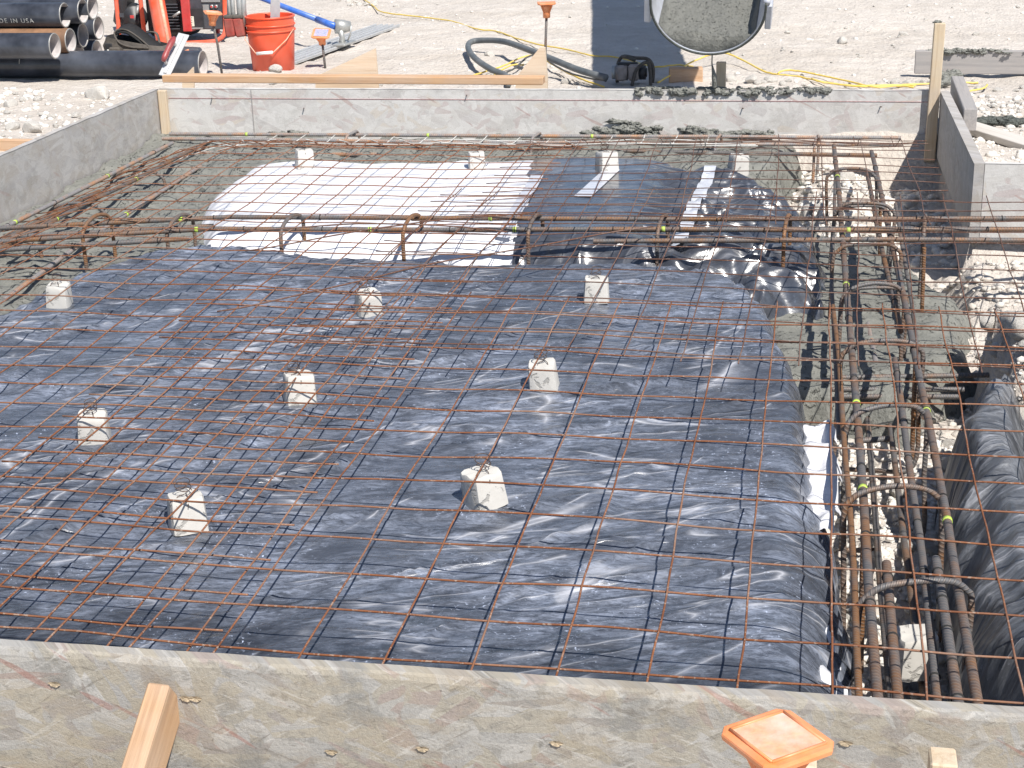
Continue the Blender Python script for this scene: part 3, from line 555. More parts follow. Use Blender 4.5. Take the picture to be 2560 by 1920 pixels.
stick('wooden_stake', MAT['pine_z'], (p0[0], 2.14, p0[2] - .22), (.040, .045, .42), 'rough wooden stake top half hidden behind the foreground orange cap')
# ---------------------------------------------------------------- welded wire mesh
def zmesh(x, y, seed=0):
    z = .012 * pn(x * 1.0 + 5, y * 1.0, 100 + seed) + .006 * pn(x * 2.7, y * 2.7, 101 + seed)
    z = z - .115 * sst(6.95, 7.5, y) * (1 - .15 * pn(x * 1.5, y * 0, 44)) - .11 * sst(-2.75, -3.25, x) - .02 * sst(5.0, 6.0, y) * sst(-.2, -1.5, x)
    return z
def wire_sheet(xs, ys, x0, x1, y0, y1, label, mat, lift=0, ang=0., seed=0, r=.0022, zf=zmesh, wob=.006):
    mb = MB(); cx, cy = (x0 + x1) / 2, (y0 + y1) / 2; ca, sa = math.cos(ang), math.sin(ang)
    def run(fixed, a, b, along_y):
        n = max(3, int((b - a) / .045)); t = np.linspace(a, b, n)
        off = fixed + wob * pn(t * 1.7, t * 0 + fixed * 13.7, seed + 200) + .0025 * pn(t * 7, t * 0 + fixed * 31, seed + 201)
        x, y = (off, t) if along_y else (t, off)
        X = cx + (x - cx) * ca - (y - cy) * sa; Y = cy + (x - cx) * sa + (y - cy) * ca
        Z = zf(X, Y, seed) + lift + (0 if along_y else -.0045) + .003 * pn(t * 3.3, t * 0 + fixed * 7.7, seed + 202)
        mb.tube(np.stack([X, Y, Z], 1), r, 6)
    for x in xs: run(x, y0 - rnd.uniform(-.01, .02) - (rnd.uniform(0, .10) if seed == 5 else 0), y1 + rnd.uniform(-.01, .02), True)
    for y in ys: run(y, x0 - rnd.uniform(-.008, .012), x1 + rnd.uniform(-.008, .012), False)
    o = mb.build('wire_mesh', mat, smooth=True); return tag(o, label, 'wire mesh')
wire_sheet([-1.095 - .1555 * k for k in range(14)], [2.44 + .1535 * k for k in range(34)], -3.24, -1.062, 2.24, 7.56, 'long rusty wire mesh sheet covering the left half from foreground board to far trench', MAT['wire'], 0, .004, 1)
wire_sheet([-1.805 + .1562 * k for k in range(22)], [2.372 + .1535 * k for k in range(15)], -1.85, 1.5, 2.26, 4.55, 'rusty welded wire mesh sheet covering the near right, nearest the foreground board', MAT['wire'], .007, 0, 2)
wire_sheet([-1.40 + .156 * k for k in range(19)], [4.06 + .155 * k for k in range(13)], -1.46, 1.5, 4.0, 6.0, 'rusty welded wire mesh sheet across the middle, overlapping its neighbours by the crossing bars', MAT['wire_far'], .014, -.018, 3, r=.0020)
wire_sheet([-1.02 + .1765 * k for k in range(9)], [5.56 + .150 * k for k in range(14)], -1.30, .50, 5.47, 7.62, 'rusty wire mesh sheet sagging over the shiny black plastic in the far right corner', MAT['wire_far'], .021, .022, 4, r=.0019, wob=.012)
wire_sheet([-3.02 + .158 * k for k in range(17)], [7.28, 7.40, 7.55], -3.15, -.25, 7.18, 7.64, 'pale concrete coated strip of wire mesh along the far form board', MAT['wire_pale'], .012, 0, 5, r=.0028, wob=.015)
for k, (a, b) in enumerate([((-1.75, 4.28), (-.55, 5.45)), ((-1.9, 4.95), (-1.0, 5.62)), ((-2.0, 5.22), (-1.05, 5.30))]):
    t = np.linspace(0, 1, 30); x = a[0] + (b[0] - a[0]) * t; y = a[1] + (b[1] - a[1]) * t ** 1.3 ; z = zmesh(x, y) + .02 + .03 * np.sin(t * 3.1)
    tag(MB().tube(np.stack([x, y, z], 1), .0026, 6).build('loose_wire', MAT['wire_far'], smooth=True), ['loose bent rusty wire crossing the mesh diagonally in front of the white plastic', 'loose rusty wire rising over the crossing bars', 'loose rusty wire lying at the far edge of the big black sheet'][k], 'wire')
# ---------------------------------------------------------------- cement spacer blocks with tie wires
def surf(x, y): return float(max(h1(np.array([x]), np.array([y]))[0], h2(np.array([x]), np.array([y]))[0]))
def block(px, py, rz, sc, label, z=None, tie=True, tilt=(0, 0)):
    p = at(px, py, -.085 if z is None else z); zz = surf(p[0], p[1]) if z is None else z
    if zz < -.2 and z is None: zz = -.09
    p = at(px, py, zz); p[1] += .028
    r = thing('cement_block', label, 'spacer block', (p[0], p[1], zz - .002), 'cement blocks holding up the wire mesh')
    VW = 1 + rnd.uniform(-.06, .06); H = .079 * sc * (1 + rnd.uniform(-.06, .08)); prof = []; V = []; nn = 5
    lv = [(0, 1.0), (.10, 1.0), (.80, .93), (.95, .91), (1.0, .86)]
    for (h, k) in lv:
        for i in range(24):
            a = 2 * math.pi * i / 24; cx, sx = math.cos(a), math.sin(a)
            q = (abs(cx) ** 9 + abs(sx) ** 9) ** (-1 / 9.)
            rr = .0405 * sc * VW * k * min(q, 1.27) * (1 + .022 * float(pn(math.cos(a) * 2.2 + h * 1.3, math.sin(a) * 2.2 + h, int(px))) + (.06 * float(pn(a * 3, h * 2, int(py))) if h < .05 else 0))
            V.append((rr * cx, rr * sx, h * H + (.004 * sc * float(pn(math.cos(a) * 1.5, math.sin(a) * 1.5, int(px) + 3)) if h > .9 else 0)))
    mb = MB(); Fs = [(i * 24 + k, i * 24 + (k + 1) % 24, (i + 1) * 24 + (k + 1) % 24, (i + 1) * 24 + k) for i in range(4) for k in range(24)]
    V.append((0, 0, H * 1.005)); Fs += [(96 + k, 96 + (k + 1) % 24, 120) for k in range(24)]
    Rm = Euler((tilt[0], tilt[1], rz)).to_matrix(); V = [tuple(Rm @ Vector(v)) for v in V]
    o = MB().add(V, Fs).build('block_body', MAT['dobie'], r, smooth=True, local=True); soften(o, 32)
    if tie:
        pts = []; h = H + .006
        for k in range(46):
            t = k / 45; a = t * 15 + rz; rr = .006 + .016 * abs(math.sin(t * 7 + px))
            pts.append((rr * math.cos(a) - .006, rr * math.sin(a), h + .004 + .016 * t * abs(math.sin(t * 9)) + .012 * t))
        MB().tube(pts, .0011, 5).build('tie_wire', MAT['tie'], r, smooth=True, local=True)
        for s_ in (-1, 1):
            MB().tube([(0, s_ * .004, h), (s_ * .012, -.014, h - .002), (s_ * .02, -.034, h - .018)], .0011, 5).build('tie_wire', MAT['tie'], r, smooth=True, local=True)
    return r
BL = [(140, 768, .15, .98, 'cement block at the left edge of the big black sheet, nearest the left trench'), (225, 1108, .35, .98, 'tall looking cement block on the black sheet, second from the bottom of the left side'),
      (742, 1012, .5, 1.06, 'cement block on the black sheet left of centre with a knot of wire on top'), (915, 787, .6, .95, 'chipped cement block under the doubled mesh in the middle of the black sheet'),
      (1357, 977, .1, .95, 'narrow square cement block right of centre of the black sheet'), (1488, 756, .12, .98, 'square cement block near the far edge of the black sheet, left of the shiny plastic'),
      (460, 1332, .55, 1.06, 'large cement block at the lower left of the black sheet, nearest the brace'), (1208, 1272, .78, 1.08, 'corner facing cement block at the lower centre with a curl of wire above it'),
      (757, 422, .5, 1.05, 'cement block on the far left of the white plastic'), (1190, 425, .3, 1.0, 'cement block on the right part of the white plastic'),
      (1515, 430, .55, 1.1, 'cement block on the black plastic beside the white sheet'), (1843, 438, .5, 1.05, 'cement block at the far right on the shiny plastic by the rubble')]
for (px, py, rz, sc, lb) in BL: block(px, py, rz, sc, lb, tilt=(rnd.uniform(-.11, .11), rnd.uniform(-.10, .10)))
block(2285, 1690, .3, 1.15, 'cement block deep in the near end of the bar trench', z=-.36, tie=False)
# ---------------------------------------------------------------- reinforcing bars
def bar(pts, r, mat, label, group=None, marks=(), ties=(), step=.06, wob=.004, name='steel_bar', cat='steel bar', seed=None):
    P = [np.array(p, float) for p in pts]; L = []
    for a, b in zip(P[:-1], P[1:]):
        n = max(1, int(np.linalg.norm(b - a) / step)); L += [a + (b - a) * k / n for k in range(n)]
    L.append(P[-1]); L = np.array(L); sd = seed or rnd.randint(0, 999)
    t = np.arange(len(L)) * step; L = L + wob * np.stack([pn(t * 1.3, t * 0 + .5, sd), pn(t * 1.3, t * 0 + 3.5, sd), pn(t * 1.3, t * 0 + 6.5, sd)], 1)
    o = MB().tube(L, r, 12).build(name, MAT[mat], smooth=True); soften(o, 50); tag(o, label, cat, group)
    for f, nm, mt, k, w_ in [(m_, 'paint_mark', 'green', 1.12, .0065) for m_ in marks] + [(m_, 'tie_wire', 'bag_dark', 1.22, .0016) for m_ in ties]:
        i = min(len(L) - 2, max(1, int(f * (len(L) - 1)))); d = L[i + 1] - L[i]; d /= np.linalg.norm(d)
        MB().tube([L[i] - d * w_, L[i] + d * w_], r * k, 12).build(nm, MAT[mt], o, smooth=True)
    return o
R1 = .0088
def ties(n, s=0): return [(.05 + (k + rnd.random() * .6) * .92 / n) for k in range(n)]
G1 = 'bars along the right trench'
bar([(.100, 7.30, -.075), (.115, 6.0, -.06), (.13, 4.5, -.05), (.150, 2.30, -.05)], R1 * 1.12, 'rebar', 'long rusty grey bar along the left top of the right trench cage', G1, marks=(.14, .34, .47, .69, .80), ties=ties(14))
bar([(.183, 2.98, -.055), (.185, 2.30, -.055)], R1 * 1.12, 'rebar', 'short lapped bar tied beside the left top bar at the near end of the trench', G1, ties=ties(4))
bar([(.262, 7.20, -.08), (.290, 5.5, -.06), (.308, 4.4, -.05), (.322, 3.2, -.05), (.318, 2.30, -.05)], R1 * 1.12, 'rebar', 'long rusty bar along the right top of the right trench cage', G1, marks=(.68, .82), ties=ties(14))
bar([(.284, 3.02, -.06), (.288, 2.30, -.06)], R1 * 1.15, 'rebar_g', 'blue grey lapped bar tied left of the right top bar at the near end', G1, ties=ties(5))
bar([(.255, 4.35, -.085), (.262, 3.2, -.09), (.258, 2.30, -.09)], R1, 'rebar_g', 'dark grey bar inside the right trench cage, under the right top bars', G1, ties=ties(6))
bar([(.240, 7.0, -.12), (.262, 5.4, -.09), (.282, 4.62, -.09)], R1, 'rebar', 'lapped bar beside the right top bar in the far half of the trench', G1, ties=ties(6))
bar([(.105, 7.1, -.16), (.085, 5.2, -.14), (.098, 3.8, -.11)], R1 * .8, 'rebar_g', 'thin dark bar leaning on the outside left of the trench cage', G1)
bar([(.088, 4.9, -.10), (.108, 3.8, -.08), (.120, 2.9, -.07), (.122, 2.30, -.07)], R1 * .8, 'rebar_y', 'ochre rusty thinner bar down the left side of the trench cage', G1)
bar([(.19, 6.8, -.36), (.20, 4.5, -.38), (.215, 2.3, -.38)], R1, 'rebar_g', 'bottom bar deep in the right trench under the left top bars', G1)
bar([(.27, 6.8, -.36), (.27, 4.5, -.38), (.285, 2.3, -.38)], R1, 'rebar', 'bottom bar deep in the right trench under the right top bars', G1)
bar([(.345, 6.5, -.15), (.355, 5.2, -.20), (.345, 4.3, -.24)], R1 * .8, 'rebar_g', 'thin twisted bar sloping down the right side of the trench cage', G1)
def hoop(c, u, w_, z0, z1, label, mat='rebar_g', r=.0075, lean=(0, 0), group='stirrups round the bars', arch=.03):
    """closed stirrup centred on c, width w_ along unit vector u"""
    cx, cy = c; ux, uy = u; P = []
    for a, z in ((-.5, z0), (-.5, z0 + (z1 - z0) * .5), (-.5, z1 - .05), (-.44, z1 - .02), (-.30, z1), (0, z1 + arch * .4), (.30, z1), (.44, z1 - .02), (.5, z1 - .05), (.5, z0 + (z1 - z0) * .5), (.5, z0), (0, z0 - .01), (-.46, z0)):
        k = (z - z0) / (z1 - z0); P.append((cx + ux * w_ * a + lean[0] * k, cy + uy * w_ * a + lean[1] * k, z))
    Q = []
    for i in range(len(P) - 1):                 # Catmull-Rom smoothing
        p0, p1, p2, p3 = [np.array(P[max(0, min(len(P) - 1, j))]) for j in (i - 1, i, i + 1, i + 2)]
        for k in range(5):
            t = k / 5; Q.append(.5 * (2 * p1 + (p2 - p0) * t + (2 * p0 - 5 * p1 + 4 * p2 - p3) * t * t + (3 * p1 - p0 - 3 * p2 + p3) * t ** 3))
    Q.append(np.array(P[-1])); o = MB().tube(Q, r, 10).build('stirrup', MAT[mat], smooth=True); return tag(o, label, 'stirrup', group)
for k, (y, sl_, lb) in enumerate([(2.82, .07, 'curved stirrup nearest the foreground board, arching over the trench bars'), (3.27, .08, 'curved stirrup second from the foreground board in the right trench'), (3.78, .09, 'curved stirrup third from the foreground board in the right trench'),
                     (4.30, .05, 'stirrup fourth from the foreground board in the right trench'), (4.86, .05, 'stirrup over the wet concrete of the right trench, fifth along'), (5.36, .03, 'stirrup sixth along the right trench, next to the crossing bars'), (5.95, .02, 'stirrup just beyond the crossing bars in the right trench'), (6.55, .02, 'farthest stirrup of the right trench, by the rubble')]):
    if k in (4, 6): hoop((.235 - .012 * (y - 3), y + .075), (.97, .24 - sl_), .215, -.42, -.045, lb.replace('stirrup', 'thinner second stirrup', 1), 'rebar_y' if k % 2 else 'rebar_g', .0055, (0, -.02), arch=.01)
    u = np.array([1, sl_ * 4 + rnd.uniform(-.12, .12)]); u /= np.linalg.norm(u); cx = .225 - .012 * (y - 3); hoop((cx, y), u, .225 * rnd.uniform(.9, 1.05), -.40, -.026, lb, 'rebar' if k % 2 else 'rebar_g', .0068, (rnd.uniform(-.02, .02), .02), arch=rnd.uniform(0, .03))
for k, (px, py, z0, z1, lb) in enumerate([(2160, 1330, -.40, -.05, 'ochre rusty stirrup leg by the white flap'), (2312, 620, -.38, -.05, 'short upright ochre bar end in the dark trench'), (2200, 500, -.3, -.06, 'short upright ochre bar end in the far wet concrete'), (2290, 880, -.4, -.06, 'upright ochre bar leg in front of the dark hollow')]):
    p = at(px, py, z1); bar([(p[0], p[1], z1), (p[0] + .01, p[1] + .02, z0)], .007, 'rebar_y', lb, 'upright legs of the trench cage', step=.04)
# crossing bars over the middle trench
R1 = .0094
G2 = 'bars crossing the middle trench'
def yb(x, k): return 5.62 - k + .012 * (x + 1)
bar([(-3.2, 5.40, -.05), (-2.2, 5.60, -.03), (-1, 5.66, -.028), (.2, 5.76, -.03), (1.6, 5.88, -.03)], R1, 'rebar', 'upper long ribbed bar crossing in front of the white plastic to the right edge', G2, marks=(.17, .42), ties=ties(16))
bar([(-3.2, 5.18, -.05), (-2.2, 5.41, -.03), (-1, 5.51, -.028), (.2, 5.60, -.03), (1.6, 5.73, -.03)], R1, 'rebar', 'lower long ribbed bar crossing in front of the white plastic to the right edge', G2, marks=(.2, .34, .46, .57, .71, .85), ties=ties(16))
bar([(-3.0, 5.37, -.065), (-2.24, 5.53, -.048)], R1, 'rebar_g', 'upper lapped bar end beside the white plastic', G2, ties=ties(4))
bar([(-3.05, 5.14, -.065), (-2.25, 5.335, -.045)], R1, 'rebar_g', 'lower lapped bar end beside the white plastic', G2, ties=ties(4))
bar([(-.72, 5.61, -.05), (.2, 5.69, -.05), (1.6, 5.81, -.05)], R1, 'rebar', 'upper lapped bar starting in front of the shiny black plastic', G2, ties=ties(6))
bar([(-.76, 5.44, -.05), (.2, 5.53, -.05), (1.6, 5.66, -.05)], R1, 'rebar', 'lower lapped bar starting in front of the shiny black plastic', G2, ties=ties(6))
for k, (px, lb) in enumerate([(230, 'stirrup round the crossing bars farthest left, over wet concrete'), (440, 'stirrup round the crossing bars left of the white plastic'), (722, 'stirrup round the crossing bars in front of the left of the white plastic'), (1025, 'stirrup round the crossing bars in front of the right of the white plastic'),
                       (1335, 'stirrup round the crossing bars at the seam of white and black plastic'), (1655, 'stirrup round the crossing bars in front of the shiny plastic'), (1968, 'stirrup round the crossing bars at the right end of the shiny plastic'), (2312, 'stirrup round the crossing bars right of the trench cage')]):
    x = at(px, 565, -.03)[0]; hoop((x, 5.585 + .075 * (x + 1)), (.08, .997), .22, -.40, -.012, lb, 'rebar' if k % 3 else 'rebar_y', .0075, group='stirrups round the crossing bars')
# bars along the left and far trenches
G3 = 'bars along the left trench'
bar([(-3.20, 7.45, -.13), (-3.17, 5.6, -.10), (-3.16, 4.6, -.10)], R1, 'rebar_dusty', 'concrete smeared bar nearest the left form board', G3, marks=(.30, .62), ties=ties(5))
bar([(-3.02, 7.50, -.13), (-3.02, 5.6, -.10), (-3.02, 4.6, -.10)], R1, 'rebar', 'rusty bar in the middle of the left trench', G3, marks=(.34, .6), ties=ties(5))
bar([(-2.93, 7.3, -.17), (-2.86, 5.7, -.165), (-2.80, 4.9, -.17)], R1, 'rebar_dusty', 'half buried bar in the left trench nearest the white plastic', G3, marks=(.5,))
bar([(-3.12, 6.4, -.135), (-3.12, 4.6, -.11)], R1, 'rebar', 'lapped bar beside the one nearest the left form board', G3, ties=ties(3))
for k, (y, lb) in enumerate([(4.95, 'stirrup over the left trench nearest the camera'), (5.5, 'stirrup over the left trench beside the crossing bars'), (6.1, 'stirrup over the left trench by the middle of the left form board'), (6.75, 'stirrup over the left trench near the far left corner')]):
    hoop((-3.09, y), (.985, .17), .25, -.42, -.125, lb, 'rebar' if k % 2 else 'rebar_g', .0072)
G4 = 'bars along the far trench'
bar([(-3.30, 7.66, -.125), (-1.5, 7.70, -.125), (.42, 7.74, -.125)], R1, 'rebar_dusty', 'long concrete coated bar nearest the far form board', G4, marks=(.12, .38, .6))
bar([(-3.28, 7.52, -.125), (-1.4, 7.54, -.125), (.42, 7.58, -.125)], R1, 'rebar_dusty', 'second long concrete coated bar from the far form board', G4)
bar([(-.9, 7.49, -.15), (.30, 7.50, -.16)], R1, 'rebar', 'short rusty bar in the shadow of the far trench bars', G4)
bar([(-3.2, 7.36, -.16), (-2.1, 7.38, -.16)], R1, 'rebar_dusty', 'half buried bar in the far left corner of the concrete', G4)
for k, (x, lb) in enumerate([(-2.3, 'stirrup of the far trench behind the white plastic, left'), (-1.35, 'stirrup of the far trench behind the white plastic, right'), (-.45, 'stirrup of the far trench under the pale board shadow'), (.02, 'stirrup of the far trench next to the rubble')]):
    hoop((x, 7.62), (.1, .995), .20, -.40, -.105, lb, 'rebar_dusty', .0072, arch=.0)
# bars across the bottom of the right trench
G5 = 'short bars across the trench floor'
for k, (a, b, z, lb) in enumerate([((2075, 945), (2470, 938), -.28, 'upper grey bar lying across the trench floor right of centre'), ((2080, 972), (2410, 972), -.30, 'second grey bar lying across the trench floor'), ((2085, 990), (2400, 992), -.31, 'third grey bar lying across the trench floor beside the folds of plastic'), ((2140, 1100), (2225, 1095), -.22, 'short stub of bar poking across the trench by the white flap')]):
    p, q = at(a[0], a[1], z), at(b[0], b[1], z); bar([p, q], R1 * .9, 'rebar_g', lb, G5)
for k, (a, b, z, lb) in enumerate([((2170, 810), (2195, 935), -.30, 'left of the two grey bars running down from the wet concrete'), ((2180, 800), (2215, 930), -.32, 'right of the two grey bars running down from the wet concrete'), ((2083, 790), (2093, 920), -.22, 'grey pipe like bar under the corner of the shiny plastic')]):
    p, q = at(a[0], a[1], z), at(b[0], b[1], z); bar([p, q], R1, 'rebar_dusty', lb, G5)
# ---------------------------------------------------------------- rocks and gravel
import bmesh
def rock_mesh(seed, sub=3, mat='rock', sc=1.0):
    bm = bmesh.new(); bmesh.ops.create_icosphere(bm, subdivisions=sub, radius=1); r = random.Random(seed)
    planes = [(Vector((r.gauss(0, 1), r.gauss(0, 1), r.gauss(0, 1))).normalized(), r.uniform(.55, .95)) for _ in range(11)]
    s = Vector((1, r.uniform(.65, .95), r.uniform(.45, .75)))
    for v in bm.verts:
        for n, d in planes:
            k = v.co.dot(n)
            if k > d: v.co -= n * (k - d) * .82
        v.co *= 1 + .06 * float(pn(v.co.x * 2.5 + seed, v.co.y * 2.5 + v.co.z * 2, seed))
        v.co = Vector((v.co.x * s.x, v.co.y * s.y, v.co.z * s.z)) * sc
    me = bpy.data.meshes.new('rock'); bm.to_mesh(me); bm.free(); me.polygons.foreach_set('use_smooth', [True] * len(me.polygons)); me.materials.append(MAT[mat])
    try: me.set_sharp_from_angle(angle=math.radians(40))
    except Exception: pass
    return me
RM = [rock_mesh(k + 3) for k in range(9)]
def T1(x, y): return float(terrain(np.array([x]), np.array([y]))[0])
def rock(x, y, s, label, group, z=None, k=None):
    o = bpy.data.objects.new('rock', RM[rnd.randrange(9) if k is None else k]); COL.objects.link(o)
    o.location = (x, y, (T1(x, y) if z is None else z) + s * .22); o.scale = (s, s, s * rnd.uniform(.8, 1.1)); o.rotation_euler = (rnd.uniform(-.3, .3), rnd.uniform(-.3, .3), rnd.uniform(0, 6.28))
    return tag(o, label, 'rock', group)
def rpx(px, py, wpx, label, group=None, z=-.13):
    p = at(px, py, z); Z = float(np.dot(FWD, p - CAM)); return rock(p[0], p[1], wpx * .5 * Z / F * 1.1, label, group)
rpx(2105, 104, 34, 'largest lone white rock on the open dirt, left of the tall stake'); rpx(2150, 140, 16, 'small white rock near the largest lone rock, toward the stake')
rpx(1968, 77, 18, 'white rock on the open dirt right of the concrete chute'); rpx(2545, 12, 16, 'small white rock at the top right corner')
rpx(1225, 142, 32, 'smooth oval rock inside the loop of the thick hose'); rpx(245, 240, 75, 'broad flat white rock by the long pipe and the left form board')
rpx(85, 325, 60, 'big white rock on the dirt outside the left form board, middle one'); rpx(30, 318, 40, 'white rock at the left edge of the photo outside the left form board'); rpx(25, 262, 44, 'pale flat rock at the left edge above the others'); rpx(190, 285, 28, 'white rock above the left form board')
rpx(690, 186, 38, 'white rock touching the foot of the orange bucket'); rpx(1415, 208, 26, 'white rock at the end of the long two by four')
rpx(1828, 200, 36, 'white rock right of the short stake behind the far board'); rpx(1880, 205, 44, 'broad white rock behind the splashed far board'); rpx(1925, 205, 34, 'brownish rock behind the splashed far board'); rpx(2438, 205, 28, 'white rock in the curve of the yellow cord at the far right')
rpx(2495, 222, 28, 'white rock right of the looped yellow cord'); rpx(2315, 45, 15, 'dark sided rock left of the tall stake top'); rpx(2440, 82, 20, 'pale rock on the dirt above the grey plank'); rpx(2260, 85, 24, 'pale rock left of the tall stake')
GA = 'rocks along the back of the far form board'; LA = 'pale rock in the row of rubble just behind the far form board'
for k in range(46):
    px = rnd.choice([rnd.uniform(560, 1500), rnd.uniform(1800, 2330), rnd.uniform(1400, 2330)]); rpx(px, rnd.uniform(203, 214), rnd.uniform(12, 30), LA, GA)
GB = 'rocks scattered on the far dirt'; LB = 'small pale rock scattered on the open dirt behind the form'
for k in range(70):
    px, py = rnd.uniform(600, 2560), rnd.uniform(0, 190); rpx(px, py, rnd.uniform(5, 13), LB, GB)
for k in range(22): rpx(rnd.uniform(2440, 2560), rnd.uniform(215, 330), rnd.uniform(8, 22), 'pale rock on the dirt outside the right form board', 'rocks outside the right board')
for k in range(30): rpx(rnd.uniform(0, 330), rnd.uniform(238, 350), rnd.uniform(9, 30), 'pale rock on the dirt between the long pipe and the left form board', 'rocks outside the left board')
for k in range(14): rpx(rnd.uniform(820, 1000), rnd.uniform(0, 18), rnd.uniform(12, 22), 'pale rock in the heap behind the blue handle', 'rocks behind the blue handle')
GC = 'rocks in the trenches'
for k in range(40):
    x, y = rnd.uniform(.09, .36), rnd.uniform(2.35, 4.4); rock(x, y, rnd.uniform(.012, .034), 'white rock on the floor of the right trench', GC)
for k in range(34):
    x, y = rnd.uniform(-.25, .56), rnd.uniform(6.65, 7.7); rock(x, y, rnd.uniform(.02, .065), 'white rock in the rubble of the far right corner of the form', 'rocks in the far right corner')
for k in range(36):
    x, y = rnd.uniform(.55, 1.35), rnd.uniform(4.25, 5.25); rock(x, y, rnd.uniform(.015, .07), 'pale rock on the dug bank right of the trench', 'rocks on the right bank')
for k in range(24):
    x, y = rnd.uniform(.36, .60), rnd.uniform(4.2, 5.0); rock(x, y, rnd.uniform(.015, .045), 'pale rock on the floor at the foot of the bank', 'rocks at the foot of the bank')
for k in range(12):
    x, y = rnd.uniform(-3.39, -3.12), rnd.uniform(4.9, 5.5); rock(x, y, rnd.uniform(.02, .06), 'pale rock in the rubble against the left form board', 'rocks in the left trench')
def gravel(name, n, area, smin, smax, label, mat='gravel', power=2.5, zoff=0):
    bm = bmesh.new(); bmesh.ops.create_icosphere(bm, subdivisions=1, radius=1); bv = np.array([v.co[:] for v in bm.verts]); bf = np.array([[v.index for v in f.verts] for f in bm.faces]); bm.free()
    rg = np.random.default_rng(len(label) + n); A = area(rg, n); n = len(A); z = terrain(A[:, 0], A[:, 1]) + zoff
    s = smin + (smax - smin) * rg.random(n) ** power; V = []; nb = len(bv)
    q = rg.random((n, nb, 3)) * .5 + .75; an = rg.random(n) * 6.28
    P = bv[None] * q * s[:, None, None] * np.array([1, .8, .6]); c, d = np.cos(an)[:, None], np.sin(an)[:, None]
    PX = P[:, :, 0] * c - P[:, :, 1] * d + A[:, 0][:, None]; PY = P[:, :, 0] * d + P[:, :, 1] * c + A[:, 1][:, None]; PZ = P[:, :, 2] + (z + s * .15)[:, None]
    V = np.stack([PX, PY, PZ], 2).reshape(-1, 3); Fc = (bf[None] + (np.arange(n) * nb)[:, None, None]).reshape(-1, 3)
    me = bpy.data.meshes.new(name); me.vertices.add(len(V)); me.vertices.foreach_set('co', V.ravel()); me.loops.add(Fc.size); me.loops.foreach_set('vertex_index', Fc.ravel())
    me.polygons.add(len(Fc)); me.polygons.foreach_set('loop_start', np.arange(len(Fc)) * 3); me.polygons.foreach_set('loop_total', np.full(len(Fc), 3)); me.update(calc_edges=True); me.materials.append(MAT[mat])
    o = bpy.data.objects.new(name, me); COL.objects.link(o); tag(o, label, 'gravel', kind='stuff')
def ar_far(rg, n):
    x = rg.uniform(-9, 4.5, n); y = 7.93 + 9 * rg.random(n) ** 1.3; d = pn(x * .9, y * .9, 77); k = rg.random(n) < .25 + 1.2 * d; k |= (y < 8.3) & (rg.random(n) < .6); return np.stack([x, y], 1)[k]
gravel('gravel', 5200, ar_far, .003, .022, 'loose white gravel strewn over the dirt behind the form', 'rock')
gravel('gravel', 2500, lambda rg, n: np.stack([rg.uniform(-5.6, -3.47, n), rg.uniform(4, 9, n)], 1), .004, .03, 'loose white gravel on the dirt outside the left form board', 'rock')
gravel('gravel', 2600, lambda rg, n: np.stack([rg.uniform(.67, 2.2, n), rg.uniform(6.28, 9, n)], 1), .004, .028, 'loose white gravel on the dirt outside the right form board', 'rock')
gravel('gravel', 5200, lambda rg, n: np.stack([rg.uniform(.05, .62, n), rg.uniform(2.25, 4.6, n)], 1), .003, .017, 'crushed white rubble on the floor of the right trench', 'rock')
gravel('gravel', 3600, lambda rg, n: np.stack([rg.uniform(.45, 1.6, n), rg.uniform(4.1, 6.2, n)], 1), .003, .026, 'crushed pale rubble on the bank at the right', 'gravel')
gravel('gravel', 2600, lambda rg, n: np.stack([rg.uniform(-.4, .6, n), rg.uniform(6.5, 7.85, n)], 1), .004, .03, 'crushed pale rubble in the far right corner', 'rock')
gravel('gravel', 500, lambda rg, n: np.stack([rg.uniform(-3.4, -3.1, n), rg.uniform(4.9, 5.6, n)], 1), .004, .02, 'crushed pale rubble in the left trench', 'rock')
# ---------------------------------------------------------------- concrete splashed on the boards
def splat(pts, label, mat='splat', parent=None):
    mb = MB()
    bm = bmesh.new(); bmesh.ops.create_icosphere(bm, subdivisions=3, radius=1); B0 = np.array([v.co[:] for v in bm.verts]); F0 = [tuple(w_.index for w_ in f.verts) for f in bm.faces]; bm.free()
    for (x, y, z, s, fl) in pts:
        sd = rnd.randint(0, 999); q = B0; k = 1 + .8 * pn(q[:, 0] * 1.6 + sd, q[:, 1] * 1.6 + q[:, 2], sd) + .5 * pn(q[:, 0] * 4 + q[:, 2] * 3, q[:, 1] * 4 - q[:, 2] * 3, sd + 1) + .25 * pn(q[:, 0] * 9 + q[:, 2] * 7, q[:, 1] * 9 - q[:, 2] * 6, sd + 2)
        sx = s * rnd.uniform(1., 1.9); P = np.stack([x + q[:, 0] * sx * k, y + q[:, 1] * s * .8 * k, z + q[:, 2] * s * fl * k], 1); mb.add(P, F0)
    o = mb.build('concrete_splatter', MAT[mat], smooth=True); return tag(o, label, 'concrete splatter', kind='stuff')
L = []
for k in range(200):
    px = rnd.uniform(1590, 2085); dens = math.exp(-((px - 1730) / 170) ** 2) + .8 * math.exp(-((px - 2030) / 40) ** 2) + .15
    if rnd.random() > dens: continue
    x = aty(px, 222, 7.87)[0]; drip = rnd.random() < .35; L.append((x, fby(x) + (rnd.uniform(-.012, -.002) if drip else rnd.uniform(0, .032)), TOP + (rnd.uniform(-.02, .002) if drip else rnd.uniform(.0, .010)), rnd.uniform(.005, .014), 1.0 if drip else .5))
splat(L, 'ragged wet concrete spilled along the top edge of the far form board')
L = []
